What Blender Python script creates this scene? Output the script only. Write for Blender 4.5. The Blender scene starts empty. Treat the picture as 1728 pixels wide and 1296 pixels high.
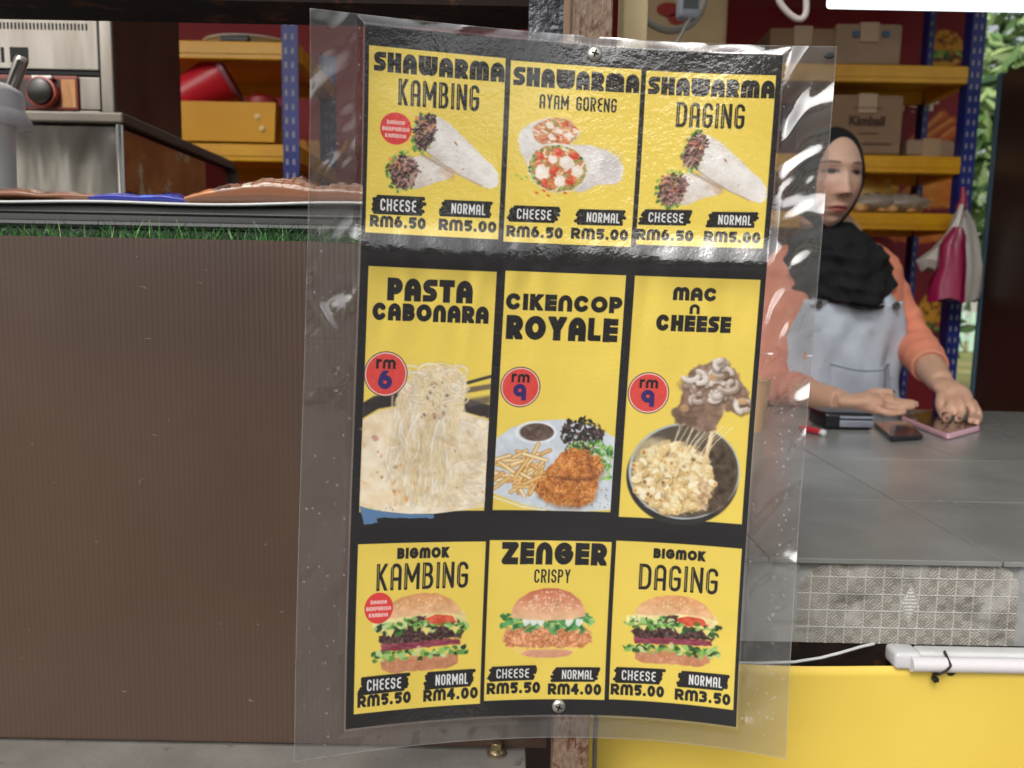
import bpy, bmesh, math, random
import numpy as np
from mathutils import Vector, Matrix, noise as mnoise
R = math.radians
scene = bpy.context.scene
COL = scene.collection
# ---------------------------------------------------------------- camera
PW, PH, FPX = 1728.0, 1296.0, 1356.0
CAMZ = 1.40
cam_d = bpy.data.cameras.new('camera'); cam = bpy.data.objects.new('camera', cam_d); COL.objects.link(cam)
cam_d.sensor_width = 36; cam_d.lens = FPX/PW*36; cam_d.clip_start = .02; cam_d.clip_end = 500
CM = Matrix.Rotation(R(83.0), 4, 'X') @ Matrix.Rotation(R(1.1), 4, 'Z')
CM = Matrix.Translation((0, 0, CAMZ)) @ CM
cam.matrix_world = CM
cam_d.dof.use_dof = True; cam_d.dof.focus_distance = .575; cam_d.dof.aperture_fstop = 9.5
scene.camera = cam
# ---------------------------------------------------------------- sky, sun, exposure
SUN_EL, SUN_AZ = 40.0, 205.0           # high behind the camera, veiled by cloud
w = bpy.data.worlds.new('World'); scene.world = w; w.use_nodes = True
nt_ = w.node_tree; bg = nt_.nodes['Background']
sky = nt_.nodes.new('ShaderNodeTexSky'); sky.sky_type = 'NISHITA'; sky.sun_disc = False
sky.sun_elevation = R(SUN_EL); sky.sun_rotation = R(SUN_AZ); sky.air_density = 1.0; sky.dust_density = 6.0; sky.ozone_density = 1.0
hs = nt_.nodes.new('ShaderNodeHueSaturation'); hs.inputs['Saturation'].default_value = .22
nt_.links.new(sky.outputs[0], hs.inputs['Color']); nt_.links.new(hs.outputs[0], bg.inputs['Color'])
bg.inputs['Strength'].default_value = .15
sun_d = bpy.data.lights.new('sun', 'SUN'); sun_d.energy = .8; sun_d.angle = R(14); sun_d.color = (1, .96, .90)
sun = bpy.data.objects.new('sun', sun_d); COL.objects.link(sun)
az = R(SUN_AZ); el = R(SUN_EL)
sd = Vector((math.sin(az)*math.cos(el), math.cos(az)*math.cos(el), math.sin(el)))
sun.rotation_euler = sd.to_track_quat('Z', 'Y').to_euler()
scene.view_settings.view_transform = 'Standard'; scene.view_settings.look = 'None'
scene.view_settings.exposure = 0.12; scene.view_settings.gamma = 1.0
scene.cycles.max_bounces = 12; scene.cycles.transparent_max_bounces = 24
scene.cycles.use_denoising = True
# ---------------------------------------------------------------- where a photographed point stands on the plane y = Y
M3 = CM.to_3x3(); ORG = CM.translation
M3n = np.array(M3)
def at(px, py, Y):
    d = M3 @ Vector(((px-PW/2)/FPX, -(py-PH/2)/FPX, -1)); return ORG+d*(Y/d.y)
def at_n(px, py, Y):
    d = np.stack([(px-PW/2)/FPX, -(py-PH/2)/FPX, -np.ones_like(px)], -1) @ M3n.T
    return np.array(ORG)+d*(Y/d[..., 1])[..., None]
def atz(px, py, z):
    d = M3 @ Vector(((px-PW/2)/FPX, -(py-PH/2)/FPX, -1)); return ORG+d*((z-ORG.z)/d.z)
# ---------------------------------------------------------------- objects and properties
def tag(o, label=None, cat=None, group=None, kind=None):
    if label: o['label'] = label
    if cat: o['category'] = cat
    if group: o['group'] = group
    if kind: o['kind'] = kind
    return o
def empty(name, loc, label, cat, group=None):
    o = bpy.data.objects.new(name, None); COL.objects.link(o); o.location = loc; o.empty_display_size = .05
    return tag(o, label, cat, group)
def link(name, me, mat, parent=None, smooth=False):
    o = bpy.data.objects.new(name, me); COL.objects.link(o)
    if mat is not None:
        for m in (mat if isinstance(mat, (list, tuple)) else [mat]): me.materials.append(m)
    if smooth: me.shade_smooth()
    if parent is not None:
        o.parent = parent; o.matrix_parent_inverse = Matrix.Translation(-Vector(parent.location)) if parent.parent is None else Matrix.Identity(4)
    return o
class MB:
    """collects shapes given in world space and links them as one mesh object"""
    def __init__(s): s.bm = bmesh.new()
    def box(s, x0, x1, y0, y1, z0, z1, bev=0, seg=2, mi=0, rot=None, piv=None):
        g = bmesh.ops.create_cube(s.bm, size=1.0); vs = g['verts']
        for v in vs: v.co = Vector(((x0+x1)/2+v.co.x*(x1-x0), (y0+y1)/2+v.co.y*(y1-y0), (z0+z1)/2+v.co.z*(z1-z0)))
        if bev:
            es = list({e for v in vs for e in v.link_edges})
            r = bmesh.ops.bevel(s.bm, geom=es, offset=bev, segments=seg, profile=.5, affect='EDGES'); vs = list({v for f in r['faces'] for v in f.verts} | {v for v in vs if v.is_valid})
        if rot is not None:
            p = Vector(piv) if piv is not None else Vector(((x0+x1)/2, (y0+y1)/2, (z0+z1)/2))
            for v in vs: v.co = p+rot @ (v.co-p)
        if mi:
            for f in {f for v in vs for f in v.link_faces}: f.material_index = mi
        return vs
    def prism(s, pts, vec, mi=0):
        a = [s.bm.verts.new(p) for p in pts]; b = [s.bm.verts.new(Vector(p)+Vector(vec)) for p in pts]; n = len(pts)
        fs = [s.bm.faces.new(a), s.bm.faces.new(b[::-1])]
        for i in range(n): fs.append(s.bm.faces.new((a[i], b[i], b[(i+1) % n], a[(i+1) % n])))
        for f in fs: f.material_index = mi
        return fs
    def tube(s, pts, rad, n=10, caps=True, flat=1.0, mi=0):
        P = [Vector(p) for p in pts]; rs = rad if isinstance(rad, (list, tuple)) else [rad]*len(P); prev = None; rings = []
        for i, p in enumerate(P):
            t = ((P[i+1] if i+1 < len(P) else p)-(P[i-1] if i else p)).normalized()
            if prev is None:
                a = Vector((0, 0, 1)) if abs(t.z) < .9 else Vector((1, 0, 0)); nx = t.cross(a).normalized()
            else: nx = (prev-t*prev.dot(t)).normalized()
            prev = nx; ny = t.cross(nx)
            rings.append([s.bm.verts.new(p+(nx*math.cos(2*math.pi*k/n)+ny*math.sin(2*math.pi*k/n)*flat)*rs[i]) for k in range(n)])
        for a, b in zip(rings[:-1], rings[1:]):
            for k in range(n): s.bm.faces.new((a[k], a[(k+1) % n], b[(k+1) % n], b[k])).material_index = mi
        if caps: s.bm.faces.new(rings[0][::-1]).material_index = mi; s.bm.faces.new(rings[-1]).material_index = mi
    def lathe(s, prof, c, n=32, mat=None, mi=0):
        M = mat or Matrix.Identity(3); c = Vector(c); rings = []
        for r, z in prof:
            rings.append([s.bm.verts.new(c+M @ Vector((r*math.cos(2*math.pi*k/n), r*math.sin(2*math.pi*k/n), z))) for k in range(n)] if r > 1e-6 else [s.bm.verts.new(c+M @ Vector((0, 0, z)))])
        for a, b in zip(rings[:-1], rings[1:]):
            for k in range(n):
                q = [a[k % len(a)], a[(k+1) % len(a)], b[(k+1) % len(b)], b[k % len(b)]]; u = []
                for v in q:
                    if v not in u: u.append(v)
                if len(u) > 2:
                    try: s.bm.faces.new(u).material_index = mi
                    except ValueError: pass
    def grid(s, f, nu, nv, mi=0):
        V = [[s.bm.verts.new(f(i/nu, j/nv)) for i in range(nu+1)] for j in range(nv+1)]
        for j in range(nv):
            for i in range(nu): s.bm.faces.new((V[j][i], V[j][i+1], V[j+1][i+1], V[j+1][i])).material_index = mi
    def build(s, name, mat, parent=None, smooth=False):
        bmesh.ops.recalc_face_normals(s.bm, faces=s.bm.faces); me = bpy.data.meshes.new(name); s.bm.to_mesh(me); s.bm.free()
        o = link(name, me, mat, parent, False)
        if smooth:
            me.shade_smooth()
            me.set_sharp_from_angle(angle=R(40))
        return o
def np_grid(name, P, mat, parent=None, cols=None, fl=None, smooth=True):
    """grid of points (rows, columns, 3) as one mesh, with an optional colour per point"""
    H, W = P.shape[:2]; me = bpy.data.meshes.new(name)
    i = np.arange(H*W).reshape(H, W); q = np.stack([i[:-1, :-1], i[1:, :-1], i[1:, 1:], i[:-1, 1:]], -1).reshape(-1, 4)
    me.vertices.add(H*W); me.vertices.foreach_set('co', np.ascontiguousarray(P, np.float32).ravel())
    me.loops.add(q.size); me.loops.foreach_set('vertex_index', q.astype(np.int32).ravel())
    me.polygons.add(len(q)); me.polygons.foreach_set('loop_start', np.arange(0, q.size, 4, dtype=np.int32))
    me.update(calc_edges=True)
    if cols is not None:
        a = me.color_attributes.new('print', 'FLOAT_COLOR', 'POINT'); c4 = np.ones((H*W, 4), np.float32); c4[:, :3] = lin(cols).reshape(-1, 3); a.data.foreach_set('color', c4.ravel())
    for k, v in (fl or {}).items():
        a = me.attributes.new(k, 'FLOAT', 'POINT'); a.data.foreach_set('value', np.ascontiguousarray(v, np.float32).ravel())
    return link(name, me, mat, parent, smooth)
def words(name, s, mat, loc, size, parent=None, rot=(R(90), 0, 0), align='LEFT', sx=1, bold=0):
    """lettering on a surface, as a flat mesh"""
    cu = bpy.data.curves.new(name, 'FONT'); cu.body = s; cu.size = size; cu.align_x = align; cu.offset = bold
    o = bpy.data.objects.new(name, cu); COL.objects.link(o); dg = bpy.context.evaluated_depsgraph_get()
    me = bpy.data.meshes.new_from_object(o.evaluated_get(dg)); bpy.data.objects.remove(o)
    me.transform(Matrix.Translation(loc) @ Matrix(((1, 0, 0, 0), (0, 1, 0, 0), (0, 0, 1, 0), (0, 0, 0, 1))) @ (Vector(rot).to_tuple() and __import__('mathutils').Euler(rot).to_matrix().to_4x4()) @ Matrix.Diagonal((sx, 1, 1, 1)))
    return link(name, me, mat, parent)
# ---------------------------------------------------------------- materials
def L(*c): return tuple(float(v) for v in lin(sr(*c)))+(1.0,)
def mat(name, col, rough=.6, metal=0, var=None, scale=8, detail=4, spots=None, bump=0, bscale=40, rvar=0, stretch=None, spec=.5, coat=0, alpha=None, trans=0):
    m = bpy.data.materials.new(name); m.use_nodes = True; t = m.node_tree; N = t.nodes; K = t.links.new; b = N['Principled BSDF']
    b.inputs['Base Color'].default_value = L(*col); b.inputs['Roughness'].default_value = rough; b.inputs['Metallic'].default_value = metal
    b.inputs['Specular IOR Level'].default_value = spec; b.inputs['Coat Weight'].default_value = coat; b.inputs['Transmission Weight'].default_value = trans
    if var or bump or rvar or spots:
        tc = N.new('ShaderNodeTexCoord'); src = tc.outputs['Object']
        if stretch:
            mp = N.new('ShaderNodeMapping'); mp.inputs['Scale'].default_value = stretch; K(src, mp.inputs['Vector']); src = mp.outputs[0]
        no = N.new('ShaderNodeTexNoise'); no.inputs['Scale'].default_value = scale; no.inputs['Detail'].default_value = detail; K(src, no.inputs['Vector'])
        out = None
        if var:
            r = N.new('ShaderNodeValToRGB'); r.color_ramp.elements[0].position = .34; r.color_ramp.elements[1].position = .68
            r.color_ramp.elements[0].color = L(*col); r.color_ramp.elements[1].color = L(*var); K(no.outputs['Fac'], r.inputs[0]); out = r.outputs[0]
        if spots:                                        # (colour, scale, threshold)
            n2 = N.new('ShaderNodeTexNoise'); n2.inputs['Scale'].default_value = spots[1]; n2.inputs['Detail'].default_value = 5; n2.inputs['Roughness'].default_value = .65; K(src, n2.inputs['Vector'])
            r2 = N.new('ShaderNodeValToRGB'); r2.color_ramp.elements[0].position = spots[2]; r2.color_ramp.elements[1].position = spots[2]+.06; K(n2.outputs['Fac'], r2.inputs[0])
            mx = N.new('ShaderNodeMix'); mx.data_type = 'RGBA'; K(r2.outputs[0], mx.inputs[0]); mx.inputs[7].default_value = L(*spots[0])
            if out: K(out, mx.inputs[6])
            else: mx.inputs[6].default_value = L(*col)
            out = mx.outputs[2]
        if out: K(out, b.inputs['Base Color'])
        if rvar:
            mr = N.new('ShaderNodeMapRange'); mr.inputs[3].default_value = max(.02, rough-rvar); mr.inputs[4].default_value = min(1, rough+rvar); K(no.outputs['Fac'], mr.inputs[0]); K(mr.outputs[0], b.inputs['Roughness'])
        if bump:
            n3 = N.new('ShaderNodeTexNoise'); n3.inputs['Scale'].default_value = bscale; n3.inputs['Detail'].default_value = 3; K(src, n3.inputs['Vector'])
            bp = N.new('ShaderNodeBump'); bp.inputs['Strength'].default_value = bump; bp.inputs['Distance'].default_value = .002; K(n3.outputs['Fac'], bp.inputs['Height']); K(bp.outputs[0], b.inputs['Normal'])
    return m
def attr_mat(name, rough=.5, spec=.4, bump=0, bscale=300):
    m = bpy.data.materials.new(name); m.use_nodes = True; t = m.node_tree; b = t.nodes['Principled BSDF']
    a = t.nodes.new('ShaderNodeAttribute'); a.attribute_name = 'print'; t.links.new(a.outputs['Color'], b.inputs['Base Color']); b.inputs['Roughness'].default_value = rough; b.inputs['Specular IOR Level'].default_value = spec
    if bump:
        n3 = t.nodes.new('ShaderNodeTexNoise'); n3.inputs['Scale'].default_value = bscale; bp = t.nodes.new('ShaderNodeBump'); bp.inputs['Strength'].default_value = bump; bp.inputs['Distance'].default_value = .001
        tc = t.nodes.new('ShaderNodeTexCoord'); t.links.new(tc.outputs['Object'], n3.inputs['Vector']); t.links.new(n3.outputs['Fac'], bp.inputs['Height']); t.links.new(bp.outputs[0], b.inputs['Normal'])
    return m
def glow(name, col, e):
    m = bpy.data.materials.new(name); m.use_nodes = True; b = m.node_tree.nodes['Principled BSDF']; b.inputs['Base Color'].default_value = (.8, .8, .8, 1)
    b.inputs['Emission Color'].default_value = L(*col); b.inputs['Emission Strength'].default_value = e; return m
# ---------------------------------------------------------------- printed artwork (drawn with numpy into colour attributes)
def sr(*c):
    return np.array(c, float)/255.0
def lin(c):
    c = np.clip(np.asarray(c, float), 0, 1)
    return np.where(c <= .04045, c/12.92, ((c+.055)/1.055)**2.4)
def _h(ix, iy, seed):
    n = (ix*374761393 + iy*668265263 + seed*1442695041) & 0x7fffffff
    n = ((n ^ (n >> 13))*1274126177) & 0x7fffffff
    return ((n ^ (n >> 16)) & 0xffff)/65535.0
def vn(x, y, seed=0):
    x = np.asarray(x, float); y = np.asarray(y, float)
    ix = np.floor(x).astype(np.int64); iy = np.floor(y).astype(np.int64)
    fx = x-ix; fy = y-iy
    fx = fx*fx*(3-2*fx); fy = fy*fy*(3-2*fy)
    a = _h(ix, iy, seed); b = _h(ix+1, iy, seed); c = _h(ix, iy+1, seed); d = _h(ix+1, iy+1, seed)
    return (a*(1-fx)+b*fx)*(1-fy)+(c*(1-fx)+d*fx)*fy
def fbm(x, y, seed=0, o=3):
    s = 0; a = .5; t = 0
    for k in range(o):
        s = s+a*vn(x*2**k, y*2**k, seed+k*17); t += a; a *= .5
    return s/t
def arc(cx, cy, rx, ry, a0, a1, n=9):
    return [(cx+rx*math.cos(math.radians(a0+(a1-a0)*i/n)), cy+ry*math.sin(math.radians(a0+(a1-a0)*i/n))) for i in range(n+1)]

class Canvas:
    def __init__(s, w, h, K, bg):
        s.K = K; s.W = int(round(w*K))+1; s.H = int(round(h*K))+1
        s.a = np.empty((s.H, s.W, 3)); s.a[:] = bg
    def reg(s, x0, y0, x1, y1):
        K = s.K
        i0 = max(0, int(x0*K)-1); i1 = min(s.W, int(x1*K)+2); j0 = max(0, int(y0*K)-1); j1 = min(s.H, int(y1*K)+2)
        if i0 >= i1 or j0 >= j1: return None
        X, Y = np.meshgrid(np.arange(i0, i1)/K, np.arange(j0, j1)/K)
        return (slice(j0, j1), slice(i0, i1)), X, Y
    def put(s, sl, al, col, X, Y):
        if callable(col): col = col(X, Y)
        s.a[sl] = s.a[sl]*(1-al[..., None]) + np.asarray(col)*al[..., None]
    def mask(s, d, soft):
        return np.clip(.5-d/max(soft, .8/s.K), 0, 1)
    def poly(s, pts, col, al=1, soft=1.0, wob=0, ws=6, seed=1):
        P = np.array(pts, float); m = soft+1+wob
        r = s.reg(P[:, 0].min()-m, P[:, 1].min()-m, P[:, 0].max()+m, P[:, 1].max()+m)
        if r is None: return
        sl, X, Y = r
        if wob:
            Xw = X+wob*2*(vn(X/ws, Y/ws, seed)-.5); Yw = Y+wob*2*(vn(X/ws, Y/ws, seed+5)-.5)
        else: Xw, Yw = X, Y
        ins = np.zeros(X.shape, bool); dd = np.full(X.shape, 1e9)
        for i in range(len(P)):
            a = P[i]; b = P[(i+1) % len(P)]
            ex, ey = b-a; L = ex*ex+ey*ey+1e-12
            t = np.clip(((Xw-a[0])*ex+(Yw-a[1])*ey)/L, 0, 1)
            dd = np.minimum(dd, (Xw-a[0]-t*ex)**2+(Yw-a[1]-t*ey)**2)
            c = (a[1] > Yw) != (b[1] > Yw)
            ins ^= c & (Xw < (b[0]-a[0])*(Yw-a[1])/((b[1]-a[1]) if b[1] != a[1] else 1e-9)+a[0])
        d = np.sqrt(dd); d = np.where(ins, -d, d)
        s.put(sl, s.mask(d, soft)*al, col, X, Y)
    def ell(s, cx, cy, rx, ry, col, ang=0, al=1, soft=1.0, wob=0, ws=6, seed=1):
        R = max(rx, ry)+soft+1+wob
        r = s.reg(cx-R, cy-R, cx+R, cy+R)
        if r is None: return
        sl, X, Y = r
        dx = X-cx; dy = Y-cy
        if wob:
            dx = dx+wob*2*(vn(X/ws, Y/ws, seed)-.5); dy = dy+wob*2*(vn(X/ws, Y/ws, seed+5)-.5)
        c = math.cos(ang); n = math.sin(ang)
        u = (dx*c+dy*n)/rx; v = (-dx*n+dy*c)/ry
        d = (np.sqrt(u*u+v*v)-1)*min(rx, ry)
        s.put(sl, s.mask(d, soft)*al, col, X, Y)
    def line(s, pts, w, col, al=1, soft=1.0, clip=None, taper=None):
        P = np.array(pts, float); m = w/2+soft+1
        x0, y0 = P.min(0)-m; x1, y1 = P.max(0)+m
        if clip: x0 = max(x0, clip[0]-2); y0 = max(y0, clip[1]-2); x1 = min(x1, clip[2]+2); y1 = min(y1, clip[3]+2)
        r = s.reg(x0, y0, x1, y1)
        if r is None: return
        sl, X, Y = r; d = s.pd(P, X, Y)-w/2
        if clip: d = np.maximum(d, np.maximum(np.maximum(clip[0]-X, X-clip[2]), np.maximum(clip[1]-Y, Y-clip[3])))
        s.put(sl, s.mask(d, soft)*al, col, X, Y)
    def soften(s, x0, y0, x1, y1, n=1, grain=.035, seed=3):
        r = s.reg(x0, y0, x1, y1)
        if r is None: return
        sl, X, Y = r; A = s.a[sl].copy()
        for _ in range(n):
            A[1:-1] = (A[:-2]+2*A[1:-1]+A[2:])/4; A[:, 1:-1] = (A[:, :-2]+2*A[:, 1:-1]+A[:, 2:])/4
        m = np.clip(np.minimum(np.minimum(X-x0, x1-X), np.minimum(Y-y0, y1-Y))/4, 0, 1)[..., None]
        g = ((vn(X*.9, Y*.9, seed)-.5)*grain+(fbm(X/16, Y/16, seed+1)-.5)*.10)[..., None]*(np.abs(A-YEL).sum(-1, keepdims=True) > .25)
        s.a[sl] = s.a[sl]*(1-m)+np.clip(A+g, 0, 1)*m
    def pd(s, P, X, Y):
        dd = np.full(X.shape, 1e9)
        for a, b in zip(P[:-1], P[1:]):
            ex, ey = b-a; L = ex*ex+ey*ey+1e-12
            t = np.clip(((X-a[0])*ex+(Y-a[1])*ey)/L, 0, 1)
            dd = np.minimum(dd, (X-a[0]-t*ex)**2+(Y-a[1]-t*ey)**2)
        return np.sqrt(dd)
    def text(s, st, xl, xr, yb, h, font, col, t=None, inline=None, al=1):
        G, gap, space, t0 = font; t = (t or t0)*h
        wid = [(space if c == ' ' else G[c][0]) for c in st]
        tot = sum(wid)+gap*(len(st)-1); f = (xr-xl)/tot; x = xl
        for c, w in zip(st, wid):
            if c != ' ':
                gw = w*f; bx = (x, yb-h, x+gw, yb)
                r = s.reg(bx[0]-2, bx[1]-2, bx[2]+2, bx[3]+2)
                if r:
                    sl, X, Y = r; d = np.full(X.shape, 1e9); tt = min(t, gw*.46) if len(G[c]) < 3 else t
                    for st_ in G[c][1]:
                        P = np.array([(x+tt/2+px*(gw-tt), yb-t/2-py*(h-t)) for px, py in st_])
                        d = np.minimum(d, s.pd(P, X, Y)-tt/2)
                    d = np.maximum(d, np.maximum(np.maximum(bx[0]-X, X-bx[2]), np.maximum(bx[1]-Y, Y-bx[3])))
                    s.put(sl, s.mask(d, 1.0)*al, col, X, Y)
                    if inline is not None:
                        xs = x+tt/2
                        s.line([(xs, yb-h*.93), (xs, yb-h*.10)], tt*.2, inline, .85)
            x += (w+gap)*f

def heavy_font():
    G = {}; U = [(0, -1), (0, .5)]+[(.5-.5*math.cos(math.pi*i/10), .5+.5*math.sin(math.pi*i/10)) for i in range(11)]+[(1, .5), (1, -1)]
    def arch(a, b): return [(a, -1), (a, .6)]+[((a+b)/2-(b-a)/2*math.cos(math.pi*i/8), .6+.4*math.sin(math.pi*i/8)) for i in range(9)]+[(b, .6), (b, -1)]
    def cup(a, b): return [(a, 2), (a, .4)]+[((a+b)/2-(b-a)/2*math.cos(math.pi*i/8), .4-.4*math.sin(math.pi*i/8)) for i in range(9)]+[(b, .4), (b, 2)]
    O = arc(.5, .5, .5, .5, 0, 360, 24)
    S = [(1.4, 1), (.5, 1)]+arc(.42, .76, .42, .24, 100, 250, 8)+arc(.58, .24, .42, .24, 70, -80, 8)+[(.4, 0), (-.5, 0)]
    G['S'] = (.72, [S]); G['H'] = (.82, [[(0, -1), (0, 2)], [(1, -1), (1, 2)], [(0, .5), (1, .5)]])
    G['A'] = (.84, [U, [(0, .36), (1, .36)]]); G['N'] = (.84, [U]); G['n'] = G['N']
    G['W'] = (1.14, [cup(0, .5), cup(.5, 1)], 1); G['M'] = (1.16, [arch(0, .5), arch(.5, 1)], 1); G['m'] = G['M']
    bow = [(-.5, 1), (.5, 1)]+arc(.55, .7, .45, .3, 90, -90, 8)+[(.0, .4)]
    G['R'] = (.80, [[(0, -1), (0, 2)], bow, [(.45, .4), (1.05, -.15)]]); G['P'] = (.78, [[(0, -1), (0, 2)], bow])
    G['B'] = (.80, [[(0, -1), (0, 2)], [(0, 1)]+arc(.5, .76, .42, .24, 90, -90, 8)+[(.2, .52)], [(.2, .52)]+arc(.56, .26, .44, .26, 90, -90, 8)+[(0, 0)]])
    G['T'] = (.78, [[(.5, -1), (.5, 1)], [(-1, 1), (2, 1)]]); G['I'] = (.32, [[(.5, -1), (.5, 2)]], 1)
    G['C'] = (.92, [arc(.5, .5, .5, .5, 42, 318, 20)]); G['O'] = (1.0, [O])
    G['G'] = (.96, [arc(.5, .5, .5, .5, 45, 360, 20)+[(.55, .5)]])
    G['K'] = (.82, [[(0, -1), (0, 2)], [(.1, .45), (1.05, 1.25)], [(.3, .55), (1.05, -.25)]])
    G['E'] = (.70, [[(0, -1), (0, 2)], [(0, 1), (2, 1)], [(0, .5), (1.6, .5)], [(0, 0), (2, 0)]])
    G['Y'] = (.88, [[(-.05, 1.2), (.5, .45), (1.05, 1.2)], [(.5, .45), (.5, -1)]]); G['L'] = (.62, [[(0, 2), (0, 0), (2, 0)]])
    G['Z'] = (.84, [[(-1, 1), (1, 1), (0, 0), (2, 0)]]); G['D'] = (.9, [[(0, -1), (0, 2)], [(0, 1), (.4, 1)]+arc(.45, .5, .55, .5, 90, -90, 10)+[(0, 0)]])
    G['r'] = (.5, [[(0, -1), (0, 2)], [(0, .6), (.4, 1), (2, 1)]])
    G['0'] = (.72, [O]); G['.'] = (.34, [[(.5, 0), (.5, .03)]], 1)
    G['6'] = (.72, [arc(.5, .33, .5, .33, 0, 360, 16), [(.02, .4), (.15, .75), (.6, 1.2)]])
    G['5'] = (.70, [[(1.4, 1), (.1, 1), (.05, .58), (.5, .62)]+arc(.5, .31, .5, .31, 90, -120, 10)])
    G['3'] = (.70, [[(-.3, 1), (.5, 1)]+arc(.5, .77, .45, .23, 80, -90, 8)+arc(.5, .28, .5, .28, 90, -90, 8)+[(-.3, 0)]])
    G['4'] = (.74, [[(.72, -1), (.72, 2)], [(.72, 1.1), (0, .35)], [(-.2, .33), (2, .33)]])
    G['9'] = (.72, [arc(.5, .66, .5, .34, 0, 360, 16), [(1, .66), (1, -1)]])
    return (G, .10, .5, .31)
def light_font():
    G = {}
    def V(*p): return list(p)
    top = [(0, -1), (0, .78)]+arc(.5, .78, .5, .22, 180, 0, 8)+[(1, -1)]
    rr = arc(.5, .8, .5, .2, 0, 180, 8)+arc(.5, .2, .5, .2, 180, 360, 8)
    O = rr+[rr[0]]
    G['K'] = (.42, [[(0, -1), (0, 2)], [(0, .42), (1.05, 1.1)], [(.3, .55), (1.05, -.1)]])
    G['A'] = (.42, [top, [(0, .4), (1, .4)]]); G['M'] = (.58, [[(0, -1), (0, 1), (.5, .3), (1, 1), (1, -1)]])
    G['B'] = (.42, [[(0, -1), (0, 2)], [(0, 1), (.5, 1)]+arc(.5, .77, .4, .23, 90, -90, 6)+[(0, .54)], [(0, .54), (.5, .54)]+arc(.5, .27, .5, .27, 90, -90, 6)+[(0, 0)]])
    G['I'] = (.13, [[(.5, -1), (.5, 2)]], 1); G['N'] = (.44, [[(0, -1), (0, 1), (1, 0), (1, 2)]])
    G['G'] = (.42, [arc(.5, .8, .5, .2, 0, 180, 8)+arc(.5, .2, .5, .2, 180, 360, 8)+[(1, .48), (.5, .48)]])
    G['D'] = (.44, [[(0, -1), (0, 2)], [(0, 1), (.4, 1)]+arc(.45, .72, .55, .28, 90, 0, 5)+arc(.45, .28, .55, .28, 0, -90, 5)+[(0, 0)]])
    G['Y'] = (.44, [[(-.03, 1.12), (.5, .48), (1.03, 1.12)], [(.5, .48), (.5, -1)]]); G['O'] = (.44, [O]); G['C'] = (.40, [arc(.5, .8, .5, .2, 0, 180, 8)+arc(.5, .2, .5, .2, 180, 360, 8)])
    G['R'] = (.42, [[(0, -1), (0, 2)], [(0, 1), (.5, 1)]+arc(.5, .74, .5, .26, 90, -90, 8)+[(0, .48)], [(.5, .48), (1, -.1)]])
    G['E'] = (.36, [arc(.9, .77, .9, .23, 90, 270, 8)+[(1, .54)], arc(.9, .27, .9, .27, 90, 270, 8)+[(2, 0)], [(.8, 1), (2, 1)]])
    G['H'] = (.42, [[(0, -1), (0, 2)], [(1, -1), (1, 2)], [(0, .5), (1, .5)]])
    G['S'] = (.40, [arc(.5, .77, .5, .23, 10, 250, 10)+arc(.5, .27, .5, .27, 80, -170, 10)])
    G['P'] = (.40, [[(0, -1), (0, 2)], [(0, 1), (.5, 1)]+arc(.5, .74, .5, .26, 90, -90, 8)+[(0, .48)]]); G['L'] = (.34, [[(0, 2), (0, 0), (2, 0)]])
    return (G, .11, .34, .125)
HV = heavy_font(); LT = light_font()
INK = sr(26, 23, 26); YEL = sr(242, 216, 98); RED = sr(232, 66, 66); PUR = sr(52, 34, 108); WHT = sr(240, 240, 240)

def badge(c, x0, x1, y0, y1, word, rnd, wl, wr):
    h = y1-y0
    for k in range(7):
        yy = y0+h*(.08+.84*k/6); a = rnd.uniform(-1, 5) if k in (0, 3, 6) else rnd.uniform(-2, 3)
        b = rnd.uniform(-1, 6) if k in (1, 4, 6) else rnd.uniform(-2, 3)
        sk = (k-3)*-.8
        c.line([(x0+3+a+sk, yy+.6), (x1-3-b+sk, yy-.6)], h*.21, INK)
    c.text(word, wl, wr, y1-h*.16, h*.66, LT, WHT, t=.15)

def speck(c, rnd, n, inside, size, cols, al=(.5, 1), stretch=(1, 2.2), ang=None, soft=1.2):
    k = 0
    while k < n:
        p = inside()
        s = rnd.uniform(*size)
        c.ell(p[0], p[1], s*rnd.uniform(*stretch), s, cols[rnd.randrange(len(cols))], ang if ang is not None else rnd.uniform(0, 3.14), rnd.uniform(*al), soft)
        k += 1
def in_ell(rnd, cx, cy, rx, ry, ang=0):
    def f():
        a = rnd.uniform(0, 6.283); r = math.sqrt(rnd.random()); x = rx*r*math.cos(a); y = ry*r*math.sin(a)
        return (cx+x*math.cos(ang)-y*math.sin(ang), cy+x*math.sin(ang)+y*math.cos(ang))
    return f
def in_poly(rnd, pts):
    xs = [p[0] for p in pts]; ys = [p[1] for p in pts]
    def f():
        while True:
            x = rnd.uniform(min(xs), max(xs)); y = rnd.uniform(min(ys), max(ys)); ins = False
            for i in range(len(pts)):
                a = pts[i]; b = pts[(i+1) % len(pts)]
                if (a[1] > y) != (b[1] > y) and x < (b[0]-a[0])*(y-a[1])/(b[1]-a[1])+a[0]: ins = not ins
            if ins: return (x, y)
    return f
def tort(base, dark, p, q, hw, seed):
    # paper-white tortilla tone, rounder towards the sides of the axis p-q (a printed picture's own shading)
    ax = np.array(q, float)-p; L = np.hypot(*ax); ax = ax/L
    def f(X, Y):
        d = (X-p[0])*-ax[1]+(Y-p[1])*ax[0]
        w = np.clip(d/hw*.5+.5, 0, 1); n = fbm(X/9, Y/9, seed)
        k = np.clip((w-.55)*1.6, 0, 1)*.8+np.clip(.22-w, 0, 1)*.9+(n-.5)*.35
        k = np.clip(k, 0, 1)[..., None]
        return np.asarray(base)*(1-k)+np.asarray(dark)*k
    return f
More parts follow.
